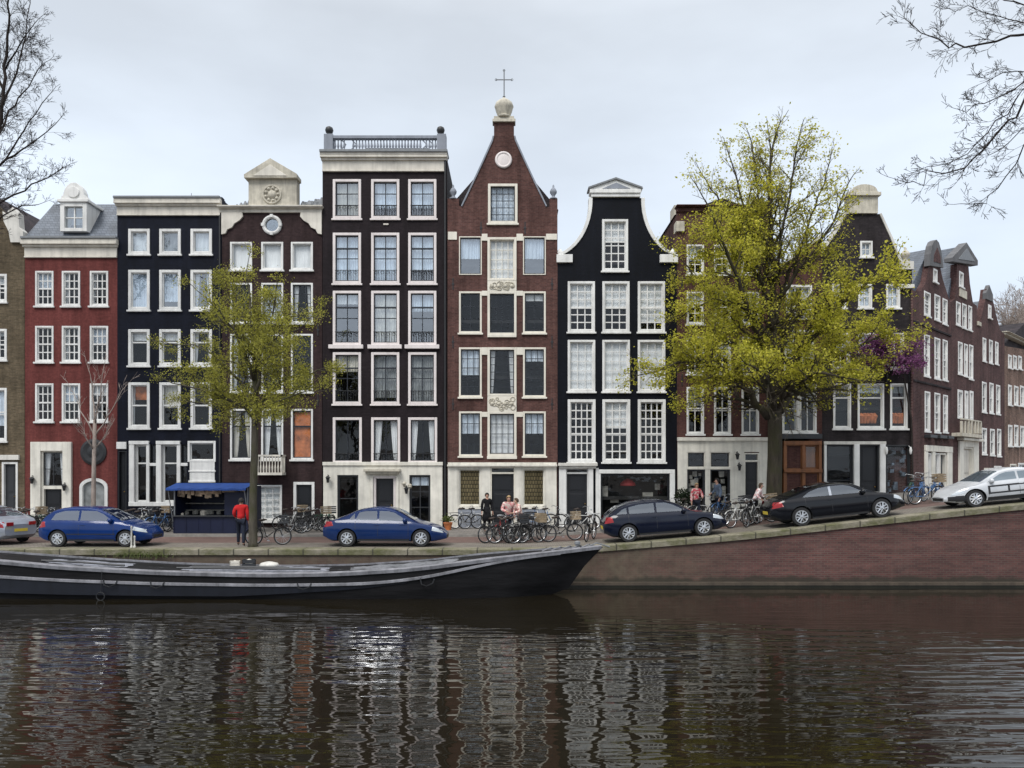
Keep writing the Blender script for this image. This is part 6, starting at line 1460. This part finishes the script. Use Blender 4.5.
for mat, px, Y, yaw, lab, bk in (
 ('bikeblack', 6, 34.2, .3, 'black bicycle by the tan house door, behind the silver grey car', None), ('bikered', 16, 35.2, 1.2, 'red bicycle leaning by the tan house at the left edge', None),
 ('bikeblack', 26, 33.6, .9, 'black bicycle with crate left of the red house door', 'wicker'), ('bikewhite', 33, 34.6, 1.2, 'white bicycle standing beside the door of the red house', None), ('bikeblack', 41, 33.7, 1.3, 'plain black bicycle just behind the tail of the bright blue hatchback', None), ('bikegreen', 46, 34.8, .8, 'green bicycle in front of the red house door', None),
 ('bikewhite', 133, 34.3, .5, 'white bicycle below the left shop window of the navy house', None), ('bikeblack', 142, 33.7, 1.1, 'black bicycle with dark crate before the navy house window', 'dgrey'), ('bikewhite', 151, 34.6, .25, 'white bicycle nearest the blue market stall', 'wicker'), ('bikeblue', 159, 33.9, 1.25, 'blue bicycle at the left end of the blue market stall', None), ('bikeblack', 165, 34.4, .6, 'black bicycle tucked against the left side of the blue stall', None),
 ('bikeblack', 268, 29.3, .12, 'black bicycle standing on the quay right of the small tree, beside the red jacket', 'dgrey'),
 ('bikeblack', 290, 35.3, .7, 'black bicycle leaning left of the plum house door', 'wicker'), ('bikewhite', 297, 34.6, 1.1, 'white bicycle before the plum house door', None), ('bikeblack', 307, 35.0, .9, 'plain black bicycle in front of the plum house door', None), ('bikeblack', 318, 34.4, .3, 'black bicycle with dark crate at the corner of the white ground floor', 'dgrey'), ('bikegreen', 324, 35.6, 1.2, 'green bicycle leaning on the white front behind the blue saloon', None),
 ('bikewhite', 466, 36.3, .1, 'white bicycle against the left grey plinth of the gabled brick house', None), ('bikeblack', 476, 36.1, .2, 'black bicycle against the left grey plinth of the gabled brick house', None),
 ('bikeblack', 497, 30.3, .55, 'black bicycle at the left of the pair in pink', None), ('bikeblack', 508, 30.0, .15, 'black bicycle with dark crate in front of the pair in pink', 'dgrey'), ('bikewhite', 517, 30.5, .9, 'white bicycle between the pair in pink and the quay edge', None), ('bikeblack', 526, 30.1, .4, 'black bicycle with wicker crate at the right of the pair in pink', 'wicker'), ('bikered', 503, 30.9, 1.2, 'red bicycle half hidden behind the black bicycles at the brick house door', None),
 ('bikewhite', 530, 36.2, .15, 'white bicycle against the right grey plinth of the gabled brick house', None), ('bikeblue', 540, 36.3, .1, 'blue bicycle against the right grey plinth of the gabled brick house', None),
 ('bikeblack', 562, 30.4, .1, 'black bicycle with wicker crate on the quay before the black front door', 'wicker'), ('bikeblack', 590, 30.0, 1.2, 'black bicycle end on, just left of the dark navy hatchback', None), ('bikewhite', 583, 33.6, .3, 'white bicycle by the white door frame of the black house', None),
 ('bikeblack', 672, 34.0, .5, 'black bicycle at the left corner of the cream ground floor', None), ('bikewhite', 704, 33.6, .3, 'white bicycle below the left shop window of the cream ground floor', None), ('bikeblue', 722, 33.7, .8, 'blue bicycle below the right shop window of the cream ground floor', None),
 ('bikewhite', 741, 30.4, .5, 'white bicycle between the dark navy and the black car', None), ('bikeblack', 752, 30.2, .9, 'black bicycle beside the person in pink and white', None), ('bikewhite', 761, 30.6, .3, 'white bicycle with crate just behind the black saloon', 'wicker'),
 ('bikeblack', 30, 35.4, .2, 'black bicycle tight against the red house left of its cream door frame', None), ('bikeblack', 138, 35.3, .1, 'black bicycle leaning flat under the navy house shop window sill', None),
 ('bikeblack', 302, 35.9, .1, 'black bicycle flat against the wall between balcony and plum house door', None), ('bikeblack', 313, 33.9, .6, 'black bicycle with wicker crate nearest the tail of the blue saloon', 'wicker'),
 ('bikeblack', 512, 31.0, .35, 'black bicycle held by the person in the pink print top', None), ('bikewhite', 523, 31.0, 1.0, 'white bicycle just behind the rose print top', 'dgrey'), ('bikeblack', 533, 30.6, .8, 'black bicycle at the right end of the row before the brick house door', None), ('bikeblack', 550, 35.6, .3, 'black bicycle at the corner between brick house and black house', None),
 ('bikeblack', 690, 34.6, .2, 'black bicycle behind the red and pink top, against the shop window', None), ('bikeblack', 735, 31.2, .3, 'black bicycle just beyond the nose of the dark navy hatchback', 'dgrey'), ('bikeblack', 765, 31.5, .9, 'black bicycle leaning by the big tree trunk', None), ('bikeblue', 922, 33.6, 1.0, 'blue bicycle closest to the wine red house wall', None),
 ('bikeblue', 916, 32.2, .5, 'blue bicycle nearest the nose of the black saloon', None), ('bikeblue', 927, 31.6, .15, 'blue bicycle with crate between the black saloon and the white car', 'wicker'), ('bikeblue', 938, 32.4, .8, 'blue bicycle behind the nose of the white car', None), ('bikegreen', 910, 33.2, 1.0, 'green bicycle by the sooty house shop window', None)):
    bike(mat, px, Y, yaw, lab, bk, lean=rnd.uniform(-.10, .10))

# ------------------------------------------------------------------ people
SK = m_plain('skin', (.42, .24, .17), .6, var=.06)
def cloth(name, c, pat=None):
    n = N(name); f = n.noise(5, detail=4); col = n.mix(c, n.ramp(f, [(.3, .75), (.7, 1.15)]), 1, 'MULTIPLY')
    if pat: col = n.mix(col, pat, n.ramp(n.noise(11, detail=2), [(.48, 0), (.54, 1)]))
    n.color(col); n.set(Roughness=.9, Specular_IOR_Level=.2); n.bump(n.noise(9, detail=3), .3, .03); return n.m
def skinned(name, verts, edges, rads, mat, parent, lvl=1):
    me = bpy.data.meshes.new(name); me.from_pydata([tuple(v) for v in verts], edges, []); o = bpy.data.objects.new(name, me); COL.objects.link(o)
    o.modifiers.new('skin', 'SKIN'); 
    if not me.skin_vertices: return o
    for i, sv in enumerate(me.skin_vertices[0].data): r = rads[i]; sv.radius = r if hasattr(r, '__len__') else (r, r); sv.use_root = (i == 0)
    s_ = o.modifiers.new('sub', 'SUBSURF'); s_.levels = lvl; s_.render_levels = lvl
    dg = bpy.context.evaluated_depsgraph_get(); me2 = bpy.data.meshes.new_from_object(o.evaluated_get(dg)); o.modifiers.clear(); o.data = me2
    me2.materials.clear(); me2.materials.append(mat); me2.polygons.foreach_set('use_smooth', [True]*len(me2.polygons)); o.parent = parent; return o
def person(px, Y, yaw, label, top, legs, hair, h=1.74, step=.12, armf=.0, bend=0.0, asym=.0, coat=False, longhair=False, z=None):
    """standing figure facing local -y; armf raises the forearms forward, step spreads the feet front to back"""
    x = (px-CX)*Y/F; k = h/1.74; root = empty('person', (x, Y, (gz(x)+(.10 if Y > 33.1 else .008)) if z is None else z), yaw, label, 'person', 'people on the quay')
    V = lambda a, b, c: Vector((a*k, b*k, c*k))
    by = -math.sin(bend)
    P = {'pel': V(0, 0, .93), 'wai': V(0, by*.12, 1.08), 'che': V(0, by*.35, 1.30), 'sho': V(0, by*.5, 1.43), 'nek': V(0, by*.55, 1.50), 'hea': V(0, by*.6-.02, 1.60), 'top': V(0, by*.6-.01, 1.71)}
    for sg, n_ in ((-1, 'l'), (1, 'r')):
        st = step*(1 if sg > 0 else -1)
        P['hip'+n_] = V(sg*.09, 0, .90); P['kne'+n_] = V(sg*.10, -st*.55-.02, .50); P['ank'+n_] = V(sg*.105, -st*.9+.02, .09); P['toe'+n_] = V(sg*.12, -st*.9-.14, .035)
        P['shl'+n_] = V(sg*.18, by*.5, 1.42); af = max(0, min(1.3, armf+asym*sg)); P['elb'+n_] = V(sg*(.225+.05*af), by*.35+.04-.09*af, 1.15+.04*af); hy = lerp(-.03, -.30, af); hz = lerp(.90, 1.14, af)
        P['wri'+n_] = V(sg*lerp(.25, .15, af), by*.3+hy, hz); d = (P['wri'+n_]-P['elb'+n_]).normalized(); P['pal'+n_] = P['wri'+n_]+d*.085*k
    names = list(P); idx = {n_: i for i, n_ in enumerate(names)}; vs = [P[n_] for n_ in names]
    E = [('pel', 'wai'), ('wai', 'che'), ('che', 'sho'), ('sho', 'nek'), ('nek', 'hea'), ('hea', 'top')]
    rad = dict(pel=(.13, .10), wai=(.115, .09), che=(.135, .10), sho=(.09, .08), nek=(.052, .052), hea=(.082, .098), top=(.06, .07))
    for n_ in 'lr':
        E += [('pel', 'hip'+n_), ('hip'+n_, 'kne'+n_), ('kne'+n_, 'ank'+n_), ('ank'+n_, 'toe'+n_), ('sho', 'shl'+n_), ('shl'+n_, 'elb'+n_), ('elb'+n_, 'wri'+n_), ('wri'+n_, 'pal'+n_)]
        for a, b in (('hip', .085), ('kne', .056), ('ank', .04), ('toe', .032), ('shl', .056), ('elb', .04), ('wri', .027), ('pal', (.036, .02))): rad[a+n_] = b
    edges = [(idx[a], idx[b]) for a, b in E]; rl = [rad[n_] for n_ in names]
    # fingers and thumb
    for n_, sg in (('l', -1), ('r', 1)):
        b = P['pal'+n_]; d = (P['pal'+n_]-P['wri'+n_]).normalized(); side = Vector((0, 1, 0)).cross(d) if abs(d.y) < .8 else Vector((1, 0, 0)); side = d.cross(Vector((sg, 0, 0))).normalized()
        for f, ln in ((-1.5, .055), (-.5, .07), (.5, .075), (1.5, .068)):
            p1 = b+side*f*.017*k+d*.03*k; p2 = p1+d*ln*.5*k; p3 = p2+(d*.8+Vector((-sg*.5, 0, 0))).normalized()*ln*.5*k
            i0 = len(vs); vs += [p1, p2, p3]; edges += [(idx['pal'+n_], i0), (i0, i0+1), (i0+1, i0+2)]; rl += [.009, .008, .007]
        p1 = P['wri'+n_]+d*.03*k-side*.035*k; p2 = p1+(d-side*.6).normalized()*.04*k; i0 = len(vs); vs += [p1, p2]; edges += [(idx['wri'+n_], i0), (i0, i0+1)]; rl += [.011, .009]
    rl = [tuple(q*k for q in r) if hasattr(r, '__len__') else r*k for r in rl]
    body = skinned('body', vs, edges, rl, SK, root)
    # nose and ears shape the same head
    hd = P['hea']; m = MB()
    m.lathe((hd.x, hd.y-.098*k, hd.z-.03*k), [(.018*k, -.0), (.014*k, .03*k), (.004*k, .05*k)], 'z', 6)
    m.build('nose', SK, root, smooth=True)
    m = MB()
    for sg in (-1, 1): m.lathe((hd.x+sg*.032*k, hd.y-.092*k, hd.z+.0*k), [(.004*k, -.01*k), (.011*k, 0), (.004*k, .01*k)], 'z', 8)
    m.build('eyes', M['iron'], root)
    def garment(name, ns, Es, grow, mat, extra=None):
        vv = [P[n_] for n_ in ns]; ii = {n_: i for i, n_ in enumerate(ns)}; rr_ = []
        for n_ in ns:
            r = rad[n_]; r = r if hasattr(r, '__len__') else (r, r); rr_.append(((r[0]+grow)*k, (r[1]+grow)*k))
        return skinned(name, vv, [(ii[a], ii[b]) for a, b in Es], rr_, mat, root)
    tn = ['pel', 'wai', 'che', 'sho', 'nek']; te = [('pel', 'wai'), ('wai', 'che'), ('che', 'sho'), ('sho', 'nek')]
    for n_ in 'lr': tn += ['shl'+n_, 'elb'+n_, 'wri'+n_]; te += [('sho', 'shl'+n_), ('shl'+n_, 'elb'+n_), ('elb'+n_, 'wri'+n_)]
    garment('coat' if coat else 'jacket', tn, te, .028, top)
    if coat:
        m = MB(); m.lathe((0, 0, 0), [(.23*k, .48*k), (.19*k, .75*k), (.165*k, 1.0*k), (.15*k, 1.12*k)], 'z', 16); o = m.build('coat_skirt', top, root, smooth=True); o.scale = (1, .8, 1)
    ln = ['pel']; le = []
    for n_ in 'lr': ln += ['hip'+n_, 'kne'+n_, 'ank'+n_]; le += [('pel', 'hip'+n_), ('hip'+n_, 'kne'+n_), ('kne'+n_, 'ank'+n_)]
    garment('trousers', ln, le, .02, legs)
    for n_ in 'lr': garment('shoe', ['ank'+n_, 'toe'+n_], [('ank'+n_, 'toe'+n_)], .012, M['trim'])
    m = MB(); hm = []
    for i in range(9):
        a = math.pi*.62*i/8
        for j in range(16):
            b = 2*math.pi*j/16; back = .5-.5*math.cos(b-math.pi/2+math.pi) ; aa = a*(1 if not longhair else 1.0+.35*max(0, math.sin(b)))
            if math.sin(b) < -.2: aa = min(aa, 1.05)
            m.v.append((hd.x+.10*k*math.sin(aa)*math.cos(b), hd.y+.012*k+.118*k*math.sin(aa)*math.sin(b), hd.z+.02*k+.13*k*math.cos(aa)))
    for i in range(8):
        for j in range(16): m.f.append((i*16+j, i*16+(j+1) % 16, i*16+16+(j+1) % 16, i*16+16+j))
    m.build('hair', hair, root, smooth=True)
    return root
HB1 = m_plain('brown_hair', (.06, .035, .02), .8); HB2 = m_plain('fair_hair', (.30, .2, .10), .8); HB3 = m_plain('dark_hair', (.015, .012, .01), .8)
red = cloth('red_jacket', (.50, .022, .024)); pinkp = cloth('pink_print', (.60, .26, .26), (.62, .52, .46)); pink2 = cloth('rose_print', (.48, .22, .20), (.68, .55, .48)); dark = cloth('black_coat', (.012, .012, .014)); jean = cloth('dark_jeans', (.018, .022, .035)); bluec = cloth('blue_grey_jacket', (.10, .13, .18)); pw = cloth('pink_white_top', (.66, .38, .38), (.72, .68, .66)); redp = cloth('red_pink_top', (.50, .08, .10), (.64, .45, .42))
person(241, 29.1, R(195), 'person in a red jacket and dark trousers standing by the small tree', red, jean, HB3, 1.78, .24, armf=.2, asym=.35, bend=.12)
person(487, 34.6, R(20), 'person in a long black coat at the left side of the brick house door', dark, dark, HB3, 1.72, .06, coat=True)
person(508, 31.4, R(12), 'person in a pink print top behind the bicycles, left of the pair', pinkp, jean, HB2, 1.80, .08, armf=.6, asym=-.4, bend=.25, longhair=True)
person(521, 31.3, R(-70), 'person in a rose print top behind the bicycles, right of the pair', pink2, dark, HB1, 1.70, .16, armf=.7, asym=.3, bend=.35)
person(696, 33.5, R(15), 'person in a red and pink top before the left shop window', redp, jean, HB2, 1.66, .2, armf=.4, asym=.5, bend=.1)
person(719, 33.7, R(-80), 'person in a blue grey jacket before the right shop window', bluec, jean, HB3, 1.76, .3, armf=.4, asym=-.35, bend=.15)
person(754, 31.0, R(60), 'person in a pink and white top beside bicycles, left of the black saloon', pw, dark, HB1, 1.62, .12, armf=.8, asym=.2, bend=.5, longhair=True)

# ------------------------------------------------------------------ small street things
for px, lb in ((131.5, 'taller thin pale bollard before the door of the blue hatchback'), (134.6, 'shorter pale bollard standing just right of the taller one')):
    x = (px-CX)*28.35/F; m = MB(); hh = .78 if px < 133 else .42
    m.lathe((0, 0, 0), [(.05, 0), (.05, .05), (.03, .07), (.028, hh-.06), (.036, hh-.04), (.03, hh), (.005, hh+.01)], 'z', 10)
    o = m.build('bollard', M['dirtywhite'], None, smooth=True, sharp=40); o.location = (x, 28.35, gz(x)+.012); tag(o, lb, 'bollard', 'bollards on the quay')
x = (683-CX)*35.6/F; r_ = empty('potted_shrub', (x, 35.6, gz(x)+.1), 0, 'round dark green potted shrub at the left of the cream shop front', 'plant')
m = MB(); m.lathe((0, 0, 0), [(.2, 0), (.26, .35), (.28, .36), (.25, .40)], 'z', 14); m.build('pot', M['dgrey'], r_)
m = MB(); m.tube([(0, 0, .35), (0, 0, .8)], .025, 5); m.build('stem', BKD, r_)
m = MB(); rr = random.Random(9)
for k_ in range(900):
    d = Vector([rr.gauss(0, 1) for _ in range(3)]).normalized()*(.42*rr.random()**.4); q = d+Vector((0, 0, 1.0)); u = Vector([rr.gauss(0, 1) for _ in range(3)]).normalized()*.05; v = d.cross(u).normalized()*.03 if d.length else Vector((.03, 0, 0))
    m.add([q-u, q+v, q+u, q-v], [(0, 1, 2, 3)])
m.build('foliage', m_leaf('dark_shrub_leaves', (.012, .022, .01), (.02, .035, .014), (.035, .055, .02)), r_)
for i, (px, lb) in enumerate(((448, 'clay flower pot at the foot of the black drainpipe'), (447, None))):
    if not lb: continue
    x = (px-CX)*35.5/F; r_ = empty('flower_pot', (x, 35.5, gz(x)+.1), 0, lb, 'flower pot'); m = MB(); m.lathe((0, 0, 0), [(.13, 0), (.2, .3), (.22, .31), (.2, .35)], 'z', 12); m.build('pot', M['rust'], r_)
    m = MB()
    for k_ in range(160):
        a = rr.uniform(0, 6.28); q = Vector((rr.gauss(0, .12), rr.gauss(0, .12), .4+abs(rr.gauss(0, .14)))); u = Vector([rr.gauss(0, 1) for _ in range(3)]).normalized()*.05; v = u.orthogonal().normalized()*.025; m.add([q-u, q+v, q+u, q-v], [(0, 1, 2, 3)])
    m.build('foliage', M['grass'], r_)
